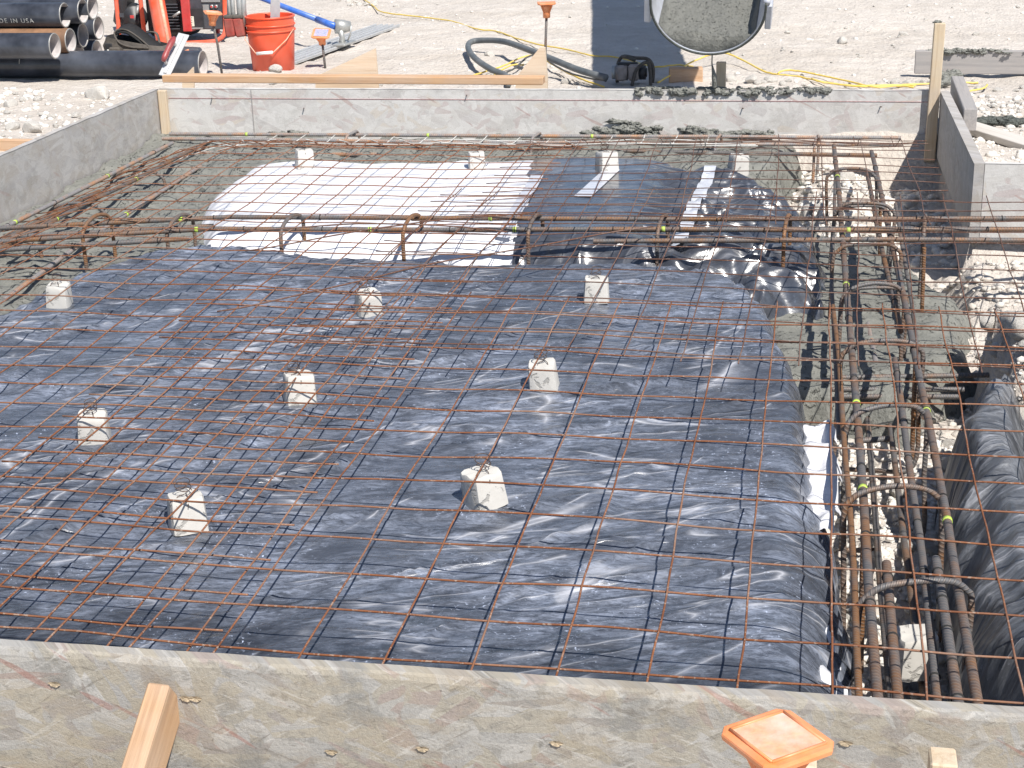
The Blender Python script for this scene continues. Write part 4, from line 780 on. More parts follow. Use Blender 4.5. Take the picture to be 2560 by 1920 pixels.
for (cx, cy, sx, sy, n) in ((1560, 328, 80, 8, 36), (1575, 317, 34, 8, 14), (1755, 332, 40, 7, 22), (1500, 335, 40, 6, 20), (1860, 335, 60, 5, 24), (720, 335, 50, 6, 14), (1620, 345, 160, 6, 50)):
    for k in range(n):
        px = rnd.gauss(cx, sx * .5); py = min(344, rnd.gauss(cy, sy * .6)); p = aty(px, py, 7.85); L.append((p[0], fby(p[0]) - rnd.uniform(.0, .03), p[2], rnd.uniform(.008, .022), .6))
splat(L, 'lumps of wet concrete stuck low on the face of the far form board')
splat([(GP[0] + .27 + rnd.gauss(0, .10), GP[1] - .03 + rnd.uniform(-.02, .02), -.0 + rnd.uniform(-.005, .014), rnd.uniform(.008, .02), .7) for k in range(60)] +
      [(GP[0] + rnd.uniform(.1, 1.2), GP[1] - .04 + rnd.uniform(-.03, .02), -.0, rnd.uniform(.004, .01), .4) for k in range(50)], 'concrete lumps on top of the grey plank at the upper right')
splat([(*at(2360 + rnd.gauss(0, 14), 205 + rnd.gauss(0, 7), -.12)[:2], -.12 + rnd.uniform(0, .04), rnd.uniform(.01, .028), .8) for k in range(24)], 'concrete heap on the dirt behind the tall stake')
splat([(*at(rnd.uniform(2440, 2560), 303 + rnd.gauss(0, 3), -.12)[:2], -.12, rnd.uniform(.01, .03), .6) for k in range(40)], 'dark concrete strip on the dirt behind the bleached plank', 'splat_dark')
splat([(at(2350, 58, .5)[0] * 0 + .568 + rnd.gauss(0, .005), 7.868 + rnd.gauss(0, .004), zt + .004, rnd.uniform(.006, .010), .8) for k in range(5)], 'dab of concrete on top of the tall stake')
# ---------------------------------------------------------------- black pipes
def pipe(px, py, z, r, length, label, group='stacked black pipes', mat='pipe', ang=0.0, marks=False):
    p = at(px, py, z); root = thing('steel_pipe', label, 'pipe', (p[0], p[1], p[2]), group); Rm = Matrix.Rotation(ang, 3, 'Z') @ Matrix.Rotation(math.radians(90), 3, 'Y')
    t = .009
    MB().lathe([(r, -length), (r, -length * .5), (r, -.004), (r - .003, 0)], (0, 0, 0), Rm, 40, False)
    mb = MB(); mb.lathe([(r, -length), (r, -length * .66), (r, -length * .33), (r, -.003)], (0, 0, 0), Rm, 40); mb.F = mb.F[:-2]; mb.U = mb.U[:-2]; mb.build('pipe_wall', MAT[mat], root, smooth=True, local=True)
    mb = MB(); mb.lathe([(r - t, -.002), (r - t, -length)], (0, 0, 0), Rm, 40); mb.F = mb.F[:-2]; mb.U = mb.U[:-2]; mb.build('pipe_inside', MAT['pipe_in'], root, smooth=True, local=True)
    mb = MB(); mb.lathe([(r, -.003), (r - .002, .001), (r - t + .001, .001), (r - t, -.002)], (0, 0, 0), Rm, 40); mb.F = mb.F[:-2]; mb.U = mb.U[:-2]; mb.build('cut_rim', MAT['rim'], root, smooth=True, local=True)
    mb = MB(); mb.lathe([(r, -length), (r - .0001, -length - .001)], (0, 0, 0), Rm, 40); mb.build('end_plug', MAT['bag_dark'], root, local=True)
    return root
G0 = -.125; RR = .079
row = lambda k: G0 + .084 + k * .146
pipe(163, 38, row(2) + .01, RR, 3.4, 'black pipe on top of the stack with pale lettering along its lower side', None)
LP = [(208, 28, row(2) + .02, 3.6, 'black pipe behind the lettered pipe, on top of the stack'), (232, 18, row(2) + .03, 3.8, 'rearmost black pipe on top of the stack'), (247, 70, row(1), 3.6, 'black pipe at the right end of the stack, one row up'),
      (208, 88, row(1), 3.4, 'deep black pipe in the middle of the stack'), (243, 130, row(0), 3.4, 'rightmost black pipe of the bottom row'),
      (220, 132, row(0), 3.4, 'black pipe second from the right in the bottom row'), (200, 140, row(0) , 3.2, 'smaller looking black pipe in the bottom row in front')]
pipe(177, 102, row(1), RR, 3.2, 'black pipe with a rusty brown top in the middle row of the stack', None, 'pipe_rust')
for (px, py, z, ln, lb) in LP: pipe(px, py, z, RR, ln, lb)
pipe(138, 115, row(1), RR * 1.02, 2.6, 'dust smeared black pipe in front of the middle row')
pipe(178, 156, row(0) - .03, RR * .9, 2.4, 'low black pipe peeking out under the dust smeared one')
pipe(104, 157, row(0) - .02, RR * .9, 2.0, 'short grey pipe end just above the long front pipe')
FP = pipe(508, 160, G0 + .083, .084, 4.6, 'very long black pipe lying in front of the stack with a white chalk tick', None, ang=.015)
p = aty(56, 190, at(508, 160, G0 + .083)[1] - .085)
MB().tube([(p[0], ORG[FP.name][1] - .086 * math.sin(a) - .02, G0 + .083 + .0865 * math.cos(a)) for a in [.3 + k * .1 for k in range(12)]], .0022, 5).build('chalk_tick', MAT['print'], FP)
# lettering on the top pipe
tp = [o for o in COL.objects if o.get('label', '').startswith('black pipe on top of the stack with pale')][0]
fc = bpy.data.curves.new('pipe_print', 'FONT'); fc.body = 'MADE IN USA'; fc.size = .042; fc.space_character = 1.25; fc.extrude = 0
fo = bpy.data.objects.new('tmp', fc); COL.objects.link(fo); bpy.context.view_layer.update()
me = bpy.data.meshes.new_from_object(fo.evaluated_get(bpy.context.evaluated_depsgraph_get())); bpy.data.objects.remove(fo)
wd = max(v.co.x for v in me.vertices)
xe = float(aty(86, 62, ORG[tp.name][1] - .07)[0] - ORG[tp.name][0])
for v in me.vertices:
    a = math.radians(118) - v.co.y / RR; v.co = Vector((xe - wd + v.co.x, -(RR + .0012) * math.sin(a), (RR + .0012) * math.cos(a)))
me.materials.clear(); me.materials.append(MAT['print']); o = bpy.data.objects.new('pipe_print', me); COL.objects.link(o); o.parent = tp
# ---------------------------------------------------------------- generator
def gz(px, py): p = at(px, py, -.13); return p
g0 = gz(430, 104)
GEN = thing('generator', 'portable generator in a red tube frame with a black control panel', 'generator', (g0[0], g0[1], -.13))
def G(px, py, dy=0.0): p = aty(px, py, g0[1] + dy); return p
rt = .0165
def gt(pts, name='frame_tube', mat='red', r=rt): return MB().tube(pts, r, 12).build(name, MAT[mat], GEN, smooth=True)
def crv(P, n=6):
    P = [np.array(p, float) for p in P]; Q = []
    for i in range(len(P) - 1):
        p0, p1, p2, p3 = P[max(0, i - 1)], P[i], P[i + 1], P[min(len(P) - 1, i + 2)]
        for k in range(n): t = k / n; Q.append(.5 * (2 * p1 + (p2 - p0) * t + (2 * p0 - 5 * p1 + 4 * p2 - p3) * t * t + (3 * p1 - p0 - 3 * p2 + p3) * t ** 3))
    Q.append(P[-1]); return Q
gt(crv([G(465, 108), G(530, 104), G(548, 98), G(559, 88), G(563, 70), G(562, 30), G(558, -60), G(540, -90), G(300, -95), G(285, -60), G(288, -20), G(294, 40), G(298, 90)]))
gt(crv([G(298, 90), G(330, 112), G(465, 108)]))
gt([G(346, -90, .02), G(351, 0, .02), G(361, 85, .02), G(363, 104, .02)])
gt(crv([G(300, -95, .45), G(296, 60, .45), G(310, 96, .45), G(520, 90, .45), G(545, 70, .45), G(548, -90, .45)]), mat='crimson')
a, b = G(466, 74), G(547, -60); c = (a + b) / 2
mb = MB().box((c[0], c[1] + .10, c[2]), (b[0] - a[0], .20, b[2] - a[2]), bev=.008); mb.build('control_box', MAT['dkgrey'], GEN)
a, b = G(461, 78), G(468, -60); MB().box(((a[0] + b[0]) / 2, a[1] + .06, (a[2] + b[2]) / 2), (abs(b[0] - a[0]) + .004, .16, b[2] - a[2]), bev=.004).build('panel_side', MAT['crimson'], GEN)
def onp(px0, py0, px1, py1, name, mat, th=.006, off=.001):
    a, b = G(px0, py1, -.01), G(px1, py0, -.01); return MB().box(((a[0] + b[0]) / 2, g0[1] - off - th / 2, (a[2] + b[2]) / 2), (b[0] - a[0], th, b[2] - a[2]), bev=min(.002, th * .3)).build(name, MAT[mat], GEN)
onp(468, 21, 506, 72, 'panel_door', 'black'); onp(468, 69, 507, 73, 'panel_lip', 'steel', .010)
o = onp(472, 41, 484, 66, 'power_outlet', 'cream', .006, .008)
for yy in (44, 50, 56, 62):
    for xx in (475, 480): onp(xx - .7, yy - 1.2, xx + .7, yy + 1.2, 'outlet_slot', 'black', .004, .0125)
onp(507, 12, 521, 27, 'meter', 'steel', .008); onp(502, -14, 548, 6, 'label_plate', 'steel', .006)
for xx in (530, 541):
    p = G(xx, 16, -.004); MB().lathe([(.0, -.001), (.013, 0), (.013, .006), (.007, .010), (0, .010)], p, Matrix.Rotation(math.radians(90), 3, 'X'), 20).build('dial', MAT['steel'], GEN, smooth=True)
    MB().lathe([(.0, .013), (.007, .014), (.007, .018), (0, .018)], p, Matrix.Rotation(math.radians(90), 3, 'X'), 12).build('dial_knob', MAT['crimson'], GEN)
# engine block, recoil housing, muffler
a, b = G(368, 92, .06), G(460, -70, .06); c = (a + b) / 2
MB().box((c[0], c[1] + .14, c[2]), (b[0] - a[0], .26, b[2] - a[2]), bev=.03).build('engine_block', MAT['engine_dark'], GEN)
mb = MB()
for k in range(9): mb.box((c[0] + .02, c[1] - .005, a[2] + .06 + k * .022), (.16, .02, .008))
mb.build('cooling_fins', MAT['dkgrey'], GEN)
p = G(336, 45, .08); MB().lathe([(0, -.10), (.085, -.10), (.098, -.07), (.10, 0), (.09, .02), (.05, .03), (.045, .045), (0, .045)], p, Matrix.Rotation(math.radians(100), 3, 'X') @ Matrix.Rotation(.5, 3, 'Y'), 28).build('recoil_housing', MAT['black'], GEN, smooth=True)
p = G(312, 10, .10); MB().box(p, (.09, .18, .30), Euler((0, .25, 0)).to_matrix(), bev=.02).build('air_filter_box', MAT['black'], GEN)
p = G(345, 14, .0); MB().tube([p, p + np.array([.0, -.03, -.05])], .010, 8).build('pull_handle', MAT['steel'], GEN, smooth=True)
p = G(330, 42, -.03); MB().box(p, (.03, .004, .022), bev=.001).build('warning_sticker', MAT['crimson'], GEN)
p = G(304, 38, -.01); MB().box(p, (.035, .004, .03), bev=.001).build('info_sticker', MAT['dkgrey'], GEN)
p = G(432, 42, -.0); MB().tube([p, p + np.array([.06, 0, .035])], .010, 8).build('cable_clip', MAT['steel'], GEN, smooth=True)
# thick orange tube
p1 = aty(413, 118, g0[1] - .30); p2 = aty(378, -70, g0[1] - .15)
OT = thing('painted_tube', 'thick orange painted steel tube leaning in front of the generator', 'tube', p1)
d = Vector(tuple(p2 - p1)); MB().tube([p1 + np.array(d) * k / 8 for k in range(9)], .058, 24).build('tube_body', MAT['red'], OT, smooth=True)
MB().tube([p1 + np.array([.045, -.035, .0]), p1 + np.array([.045, -.035, 0]) + np.array(d)], .0145, 10).build('pale_stripe', MAT['cap_in'], OT, smooth=True)
# ---------------------------------------------------------------- tool bag
bp = at(340, 152, -.13); bY = bp[1] + .12
BAG = thing('tool_bag', 'dusty black nylon tool bag hanging open behind the long pipe', 'bag', (bp[0], bY, -.13))
def B(px, py, dy=0.): return aty(px, py, bY + dy)
V = []; nu, nv = 36, 10; a, b = B(272, 150)[0], B(425, 150)[0]; cx, hw_ = (a + b) / 2, (b - a) / 2
zt2 = B(300, 100)[2]
for j in range(nv + 1):
    t = j / nv
    for i in range(nu):
        q = 2 * math.pi * i / nu; sx2 = (abs(math.cos(q)) ** .6) * (1 if math.cos(q) > 0 else -1); sy2 = (abs(math.sin(q)) ** .6) * (1 if math.sin(q) > 0 else -1)
        k = 1 + .10 * math.sin(t * 3.1) + .05 * float(pn(q * 1.5, t * 4, 5))
        V.append((cx + sx2 * hw_ * k * (1 - .10 * t), bY + sy2 * .10 * k, -.12 + t * (zt2 + .12 + .035 * sx2 * -1)))
Fs = [(j * nu + i, j * nu + (i + 1) % nu, (j + 1) * nu + (i + 1) % nu, (j + 1) * nu + i) for j in range(nv) for i in range(nu)] + [tuple(range(nu - 1, -1, -1))]
MB().add(V, Fs).build('bag_body', MAT['bag'], BAG, smooth=True)
MB().add([V[nv * nu + i] for i in range(nu)] + [(cx + (V[nv * nu + i][0] - cx) * .9, bY + (V[nv * nu + i][1] - bY) * .8, V[nv * nu + i][2] - .05) for i in range(nu)],
         [(i, (i + 1) % nu, nu + (i + 1) % nu, nu + i) for i in range(nu)] + [tuple(range(nu, 2 * nu))]).build('bag_lining', MAT['bag_dark'], BAG, smooth=True)
# open curved lid
V = []; mrow = []
path = crv([B(292, 78, .02), B(318, 74, .0), B(345, 90, -.03), B(372, 112, -.05), B(395, 128, -.07), B(412, 146, -.08)], 5)
for p in path: V += [tuple(p + np.array([0, -.045, -.012])), tuple(p + np.array([0, 0, .006])), tuple(p + np.array([0, .09, .03])), tuple(p + np.array([.0, .085, .018])), tuple(p + np.array([0, -.04, -.022]))]
n = len(path); MB().add(V, [(i * 5 + k, i * 5 + (k + 1) % 5, i * 5 + 5 + (k + 1) % 5, i * 5 + 5 + k) for i in range(n - 1) for k in range(5)] + [(4, 3, 2, 1, 0), tuple(range(5 * n - 5, 5 * n))]).build('bag_flap', MAT['bag_dark'], BAG, smooth=True)
MB().tube(crv([B(288, 92, -.05), B(286, 82, -.03), B(296, 74, -.02), B(318, 76, -.03), B(345, 93, -.06), B(372, 116, -.10)], 6), .006, 8).build('zip_piping', MAT['bag'], BAG, smooth=True)
MB().tube(crv([B(286, 90, -.07), B(300, 108, -.11), B(330, 118, -.12), B(372, 119, -.12)], 6), .0065, 8).build('zip_piping', MAT['bag'], BAG, smooth=True)
MB().tube(crv([B(358, 88, .08), B(375, 80, .07), B(392, 84, .06), B(398, 104, .04), B(402, 124, .0)], 6), .011, 8, flat=.5).build('shoulder_strap', MAT['bag'], BAG, smooth=True)
c = B(326, 138, -.115); MB().tube([c + np.array([.018 * math.cos(t), -.004, .018 * math.sin(t)]) for t in np.linspace(0, 6.28, 17)], .0035, 6).build('metal_ring', MAT['steel'], BAG, smooth=True)
for (x0, y0, x1, y1) in ((310, 122, 345, 150), (352, 124, 400, 150), (276, 118, 300, 150)):
    a, b = B(x0, y1, -.11), B(x1, y0, -.11); c = (a + b) / 2; MB().box(c, (b[0] - a[0], .03, b[2] - a[2]), bev=.009).build('bag_pocket', MAT['bag'], BAG)
bx = at(278, 150, -.13); o = thing('level_case', 'small white and red box end sticking out left of the tool bag', 'box', (bx[0], bx[1] + .05, -.13))
a, b = aty(267, 152, bx[1]), aty(281, 134, bx[1]); MB().box((a + b) / 2, (b[0] - a[0], .06, b[2] - a[2]), bev=.004).build('case_body', MAT['bucket'], o)
a, b = aty(268, 134, bx[1]), aty(282, 108, bx[1]); MB().box((a + b) / 2, (b[0] - a[0], .05, b[2] - a[2]), bev=.004).build('case_lid', MAT['black'], o)
a, b = aty(273, 129, bx[1]), aty(280, 122, bx[1]); MB().box((a + b) / 2 - np.array([0, .028, 0]), (b[0] - a[0], .006, b[2] - a[2])).build('case_latch', MAT['white'], o)
# grey case and orange grip behind the trowel
p = at(480, 150, -.13); Yc = p[1] + .08; a, b = aty(440, 146, Yc), aty(500, 118, Yc)
o = thing('tool_case', 'grey plastic tool lying on the long pipe behind the trowel, with an orange grip', 'tool', (a[0], Yc, a[2]))
MB().box((a + b) / 2, (b[0] - a[0], .08, b[2] - a[2]), Euler((0, .05, 0)).to_matrix(), bev=.012).build('case_body', MAT['dkgrey'], o)
MB().tube(crv([aty(452, 152, Yc - .10), aty(454, 138, Yc - .10), aty(462, 130, Yc - .1), aty(472, 126, Yc - .1)]), .010, 10).build('orange_grip', MAT['cap'], o, smooth=True)
# ---------------------------------------------------------------- trowel
A = aty(410, 190, 8.0); Bq = aty(460, 85, 8.22); ax = Vector(tuple(Bq - A)); Lt = ax.length; ax.normalize()
sd = Vector((1, 0.1, -.1)); sd = (sd - ax * sd.dot(ax)).normalized(); nn = sd.cross(ax)
if nn.y > 0: nn = -nn
R = Matrix((sd, ax, nn)).transposed(); TR = thing('hand_float', 'magnesium hand float with a dark red grip leaning on the long two by four', 'trowel', A)
C0 = Vector(tuple(A)) + ax * (Lt / 2)
MB().box(C0, (.062, Lt, .004), R, bev=.001).build('float_blade', MAT['alum'], TR); MB().box(C0 + nn * .006, (.018, Lt * .9, .008), R, bev=.002).build('blade_rib', MAT['alum'], TR)
h = [C0 + ax * (-.075) + nn * .012 - sd * .012, C0 + ax * (-.07) + nn * .04 - sd * .02]; MB().tube(h, .009, 8).build('handle_post', MAT['alum'], TR, smooth=True)
h = [C0 + ax * (.055) + nn * .012 - sd * .012, C0 + ax * (.05) + nn * .04 - sd * .02]; MB().tube(h, .009, 8).build('handle_post', MAT['alum'], TR, smooth=True)
hp = [C0 + ax * (-.085 + k * .165 / 8) + nn * (.044 + .008 * math.sin(k / 8 * 3.14)) - sd * .02 for k in range(9)]; MB().tube(hp, [.011, .016, .017, .015, .0155, .017, .018, .016, .010], 12).build('handle_grip', MAT['handle_red'], TR, smooth=True)
# ---------------------------------------------------------------- bucket with tools
b0 = at(668, 184, -.13); zz = float(np.dot(FWD, b0 - CAM)); kk = zz / F
rb, rt_ = 52 * kk, 62 * kk; b0[1] += rb; hb = float(aty(668, 38, b0[1])[2]) + .13 - .0
BK = thing('bucket', 'dusty orange plastic bucket with wire handle holding tools', 'bucket', (b0[0], b0[1], -.13)); H = hb
mb = MB().lathe([(rb * .9, .0), (rb, .006), (rt_ * .955, H * .72), (rt_ * .965, H * .99), (rt_ * .965, H), (rt_ * .93, H), (rt_ * .93, H * .98), (rb * .95, .012)], (0, 0, 0), None, 48); mb.build('bucket_wall', MAT['bucket'], BK, smooth=True, local=True); 
for z in (.74, .84, .985):
    r_ = rt_ * (.955 + .01 * z); MB().tube([(r_ * 1.012 * math.cos(t), r_ * 1.012 * math.sin(t), H * z) for t in np.linspace(0, 2 * math.pi, 49)], .0062, 8).build('rim_ring', MAT['bucket'], BK, smooth=True, local=True)
hh = [(-rt_ * 1.0, -.02, H * .72), (-rt_ * .9, -rt_ * .62, H * .60), (-rt_ * .35, -rt_ * 1.03, H * .38), (0, -rt_ * 1.06, H * .36), (rt_ * .40, -rt_ * 1.0, H * .40), (rt_ * .85, -rt_ * .62, H * .60), (rt_ * 1.0, -.02, H * .76)]
MB().tube(hh, .0032, 8).build('wire_handle', MAT['cap_in'], BK, smooth=True, local=True)
MB().tube([(-rt_ * .30, -rt_ * 1.05, H * .375), (rt_ * .36, -rt_ * 1.02, H * .395)], .0105, 12).build('handle_grip', MAT['white'], BK, smooth=True, local=True)
sp_ = Vector((b0[0] + .03, b0[1] - .01, -.10))
o = thing('margin_trowel', 'flat grey metal blade standing in the orange bucket', 'tool', sp_); MB().box(sp_ + Vector((.008, 0, .30)), (.062, .006, .50), Euler((0, .10, .1)).to_matrix(), bev=.002).build('tool_blade', MAT['alum'], o)
PX = b0[0] - rt_ - .055
PC = thing('tool_pouch', 'dark red leather pouch hung on the left of the bucket, full of grey handled tools', 'pouch', (PX, b0[1] - .05, .0)); zt3 = float(aty(610, 40, b0[1])[2]); zb3 = float(aty(610, 88, b0[1])[2])
for k, dx in enumerate((-.033, .030)):
    MB().box((PX + dx, b0[1] - .06, (zt3 + zb3) / 2), (.062, .07, zt3 - zb3), Euler((0, -.08 * (k + .5), 0)).to_matrix(), taper=1.08, bev=.010).build('pouch_pocket', MAT['pouch'], PC)
    MB().box((PX + dx, b0[1] - .06, zt3 + .005), (.066, .074, .022), bev=.006).build('pouch_rim', MAT['bag'], PC)
for k, (dx, r_, tl) in enumerate(((-.035, .010, .05), (-.01, .013, .03), (.035, .02, .0), (.06, .018, -.02))):
    o = thing('hand_tool', ['thin grey tool handle standing leftmost in the red pouch', 'grey tool handle standing second in the red pouch', 'thick grey tool handle standing in the red pouch next to the bucket', 'thick grey handle standing between pouch and bucket'][k], 'tool', (PX + dx, b0[1] - .05, zt3), 'grey handled tools in the pouch')
    MB().tube([(PX + dx, b0[1] - .05, zt3 - .06), (PX + dx, b0[1] - .05, zt3 + .05), (PX + dx - tl * .2, b0[1] - .03, zt3 + .30)], r_, 10).build('tool_handle', MAT['steel'], o, smooth=True)
# ---------------------------------------------------------------- bull float
e1 = at(1000, 66, -.115); e0 = at(722, 166, -.115); d = Vector(tuple(e1 - e0)); Lb = d.length; d.normalize(); sdv = Vector((-d.y, d.x, 0)); R = Matrix((d, sdv, Vector((0, 0, 1)))).transposed()
BF = thing('bull_float', 'long grooved magnesium bull float on the dirt with a blue pole', 'bull float', e0)
cc = Vector(tuple((e0 + e1) / 2)) + sdv * .10; MB().box(cc, (Lb, .20, .008), R, bev=.002).build('float_blade', MAT['alum'], BF)
for k in (-.095, -.045, .0, .045, .095): MB().box(cc + sdv * k + Vector((0, 0, .011)), (Lb, .012, .014), R, bev=.003).build('blade_rib', MAT['alum'], BF)
q = at(862, 112, -.10); q = Vector(tuple(q)); MB().box(q + Vector((0, 0, .012)), (.22, .09, .014), R, bev=.004).build('bracket_plate', MAT['steel'], BF)
h1_ = aty(850, 72, q.y); MB().tube([q + Vector((-.02, 0, .01)), q + Vector((-.015, 0, .05)), Vector(tuple(h1_))], [.028, .018, .026], 12).build('bracket_post', MAT['steel'], BF, smooth=True)
pa, pb = aty(838, 66, q.y), aty(876, 66, q.y + .05); MB().tube([pa, (pa + pb) / 2, pb], [.050, .046, .034], 16).build('pivot_head', MAT['steel'], BF, smooth=True)
pc = aty(878, 64, q.y - .02); MB().tube([pc, pc + np.array([-.01, 0, -.06]), pc + np.array([-.03, 0, -.10])], .006, 8).build('pivot_link', MAT['steel'], BF, smooth=True)
pt = aty(640, -10, q.y + .5); ps = Vector(tuple(pa)); MB().tube([pa, ps.lerp(Vector(tuple(pt)), .22)], .0235, 14).build('pole_socket', MAT['blue'], BF, smooth=True)
MB().tube([ps.lerp(Vector(tuple(pt)), .2), pt, Vector(tuple(pt)) + (Vector(tuple(pt)) - ps) * .5], .0195, 14).build('blue_pole', MAT['blue'], BF, smooth=True)
# ---------------------------------------------------------------- steel stakes with orange caps
def capped(px, py, Y, wpx, base, label, yaw=0., tilt=(0, 0), prnt=False, wing=False, k_=1.0):
    p = aty(px, py, Y); Z = float(np.dot(FWD, p - CAM)); w_ = wpx * Z / F
    r = thing('capped_stake', label, 'capped steel stake', (base[0], base[1], base[2]), None if k_ != 1 else 'steel stakes with orange safety caps')
    Rm = Euler((tilt[0], tilt[1], yaw)).to_matrix(); P = Vector(tuple(p)); b = Vector(tuple(base))
    MB().tube([P - Rm @ Vector((0, 0, .06 * k_)), b.lerp(P, .5), b], .0078, 10).build('steel_rod', MAT['rebar_g'], r, smooth=True)
    mb = MB(); n = 20; h = .011 * k_
    ring = [(1, 1), (-1, 1), (-1, -1), (1, -1)]; V = []
    def sq(s_, z, c=.12):
        o_ = []
        for (x, y), (x2, y2) in zip(ring, ring[1:] + ring[:1]):
            for t in (c, 1 - c) if True else (0,): o_.append(((x + (x2 - x) * t * .5 * 2 * .5 * 2) * s_ * .5, (y + (y2 - y) * t * .5 * 2 * .5 * 2) * s_ * .5, z))
        return o_
    for s_, z in ((w_ * .93, -h), (w_ * .985, -h * .8), (w_, -h * .3), (w_ * .985, -.001), (w_ * .93, 0)): V += sq(s_, z)
    bend = (lambda x: .10 * abs(x) ** 1.6 / max(w_, .01) ** .6) if wing else (lambda x: 0)
    V = [P + Rm @ Vector((v[0], v[1], v[2] + bend(v[0]) * 2)) for v in V]
    mb.add(V, [tuple(range(7, -1, -1)), tuple(range(32, 40))] + [(i * 8 + k, i * 8 + (k + 1) % 8, (i + 1) * 8 + (k + 1) % 8, (i + 1) * 8 + k) for i in range(4) for k in range(8)]); top = mb.build('cap_plate', MAT['cap'], r)
    if not wing: 
        V = [P + Rm @ Vector((x * w_ * .37, y * w_ * .37, .0012)) for x, y in ring] + [P + Rm @ Vector((x * w_ * .37, y * w_ * .37, -.002)) for x, y in ring]
        MB().add(V, [(0, 1, 2, 3), (7, 6, 5, 4), (0, 4, 5, 1), (1, 5, 6, 2), (2, 6, 7, 3), (3, 7, 4, 0)]).build('cap_print' if prnt else 'cap_recess', MAT['blue_print' if prnt else 'cap_in'], r)
        for k in range(4):                       # raised lip round the recess
            x0, y0 = ring[k]; x1, y1 = ring[(k + 1) % 4]; A_ = P + Rm @ Vector((x0 * w_ * .38, y0 * w_ * .38, .001)); B_ = P + Rm @ Vector((x1 * w_ * .38, y1 * w_ * .38, .001)); MB().tube([A_, B_], .0022 * k_, 6).build('raised_lip', MAT['cap'], r, smooth=True)
    cen = P + Rm @ Vector((0, 0, -h)); MB().lathe([(w_ * .34, 0), (w_ * .30, -.012 * k_), (w_ * .23, -.028 * k_), (w_ * .20, -.040 * k_), (w_ * .195, -.072 * k_), (w_ * .12, -.074 * k_)], cen, Rm, 24).build('cap_neck', MAT['cap'], r, smooth=True)
    for a in range(4):
        an = a * math.pi / 2 + .78; dv = Vector((math.cos(an), math.sin(an), 0)); ov = Vector((-dv.y, dv.x, 0)) * .0018
        q = [Vector((0, 0, 0)) + dv * w_ * .15, dv * w_ * .46, dv * w_ * .18 + Vector((0, 0, -.055 * k_))]
        V = [cen + Rm @ (v + ov) for v in q] + [cen + Rm @ (v - ov) for v in q]; MB().add(V, [(0, 1, 2), (5, 4, 3), (0, 3, 4, 1), (1, 4, 5, 2), (2, 5, 3, 0)]).build('cap_fin', MAT['cap'], r)
    return r
g = lambda px, py: at(px, py, -.13)
q = g(556, 193); capped(532, 30, q[1] - .05, 44, q, 'orange capped steel stake in front of the generator panel', .5, (.05, .12))
q = g(814, 178); capped(803, 82, q[1], 46, q, 'orange capped steel stake with faded blue print, right of the bucket', .12, (.42, .05), True)
q = g(1362, 212); capped(1366, 8, q[1], 46, q, 'tall steel stake with a winged orange cap beside the hose', .2, (0, 0), wing=True)
Yf = 1.72; p = aty(1944, 1846, Yf)
FC = capped(1944, 1842, Yf, 222, (p[0] - .01, Yf, -.3), 'big square orange safety cap on a steel stake in the foreground', .70, (.0, .02), k_=1.05)
# ---------------------------------------------------------------- hose and vibrator
def gp(px, py, dz=0.): p = at(px, py, -.13 + dz); return p
hose = crv([gp(1270, 212, .02), gp(1265, 190, .03), gp(1225, 172, .05), gp(1188, 146, .06), gp(1171, 122, .07), gp(1176, 106, .08), gp(1205, 101, .09), gp(1260, 104, .11), gp(1320, 124, .12), gp(1390, 152, .11), gp(1450, 176, .09), gp(1516, 194, .07)], 8)
tag(MB().tube(hose, .0195, 14).build('vibrator_hose', MAT['hose'], smooth=True), 'thick grey rubber hose looping on the dirt and ending at the motor', 'hose')
c0 = gp(1568, 215, 0); VM = thing('vibrator_motor', 'dusty concrete vibrator motor with a black tube carrying frame, in the shadow', 'motor', c0); v0 = Vector((c0[0] + .0, c0[1] + .03, -.13 + .075)); KV = .76
def VV(t): return Vector(t) * KV
rfr = .0105
def cyl(x0, x1, r, name, mat, n=20): return MB().tube([v0 + VV((x0, 0, 0)), v0 + VV((x1, 0, 0))], r * KV, n).build(name, MAT[mat], VM, smooth=True)
cyl(-.12, -.09, .052, 'coupling', 'steel'); cyl(-.09, .0, .062, 'motor_body', 'motor'); MB().box(v0 + VV((-.045, 0, .0)), (.07 * KV, .13 * KV, .12 * KV), bev=.012).build('motor_housing', MAT['motor'], VM)
MB().box(v0 + VV((.05, 0, .005)), (.085 * KV, .125 * KV, .125 * KV), bev=.012).build('motor_housing', MAT['motor'], VM); cyl(.09, .14, .055, 'end_cover', 'black'); cyl(.14, .15, .035, 'air_inlet', 'black')
MB().box(v0 + VV((.0, .0, .066)), (.16 * KV, .05 * KV, .018), bev=.005).build('top_plate', MAT['black'], VM)
for yy in (-.07, .07):
    P = [v0 + VV((-.09, yy, -.09)), v0 + VV((-.09, yy, .03)), v0 + VV((-.05, yy, .11)), v0 + VV((.05, yy, .10)), v0 + VV((.15, yy, .09)), v0 + VV((.19, yy, .02)), v0 + VV((.185, yy, -.09))]
    if yy < 0: P = [v0 + VV((.04, yy, -.09)), v0 + VV((.07, yy, .02)), v0 + VV((.12, yy, .075)), v0 + VV((.165, yy, .085)), v0 + VV((.18, yy, .02)), v0 + VV((.185, yy, -.09))]
    MB().tube(crv(P, 5), rfr, 10).build('carry_frame', MAT['bag'], VM, smooth=True)
MB().tube([v0 + VV((-.05, .07, .11)), v0 + VV((.0, 0, .115)), v0 + VV((.06, -.02, .095))], rfr, 10).build('carry_frame', MAT['bag'], VM, smooth=True)
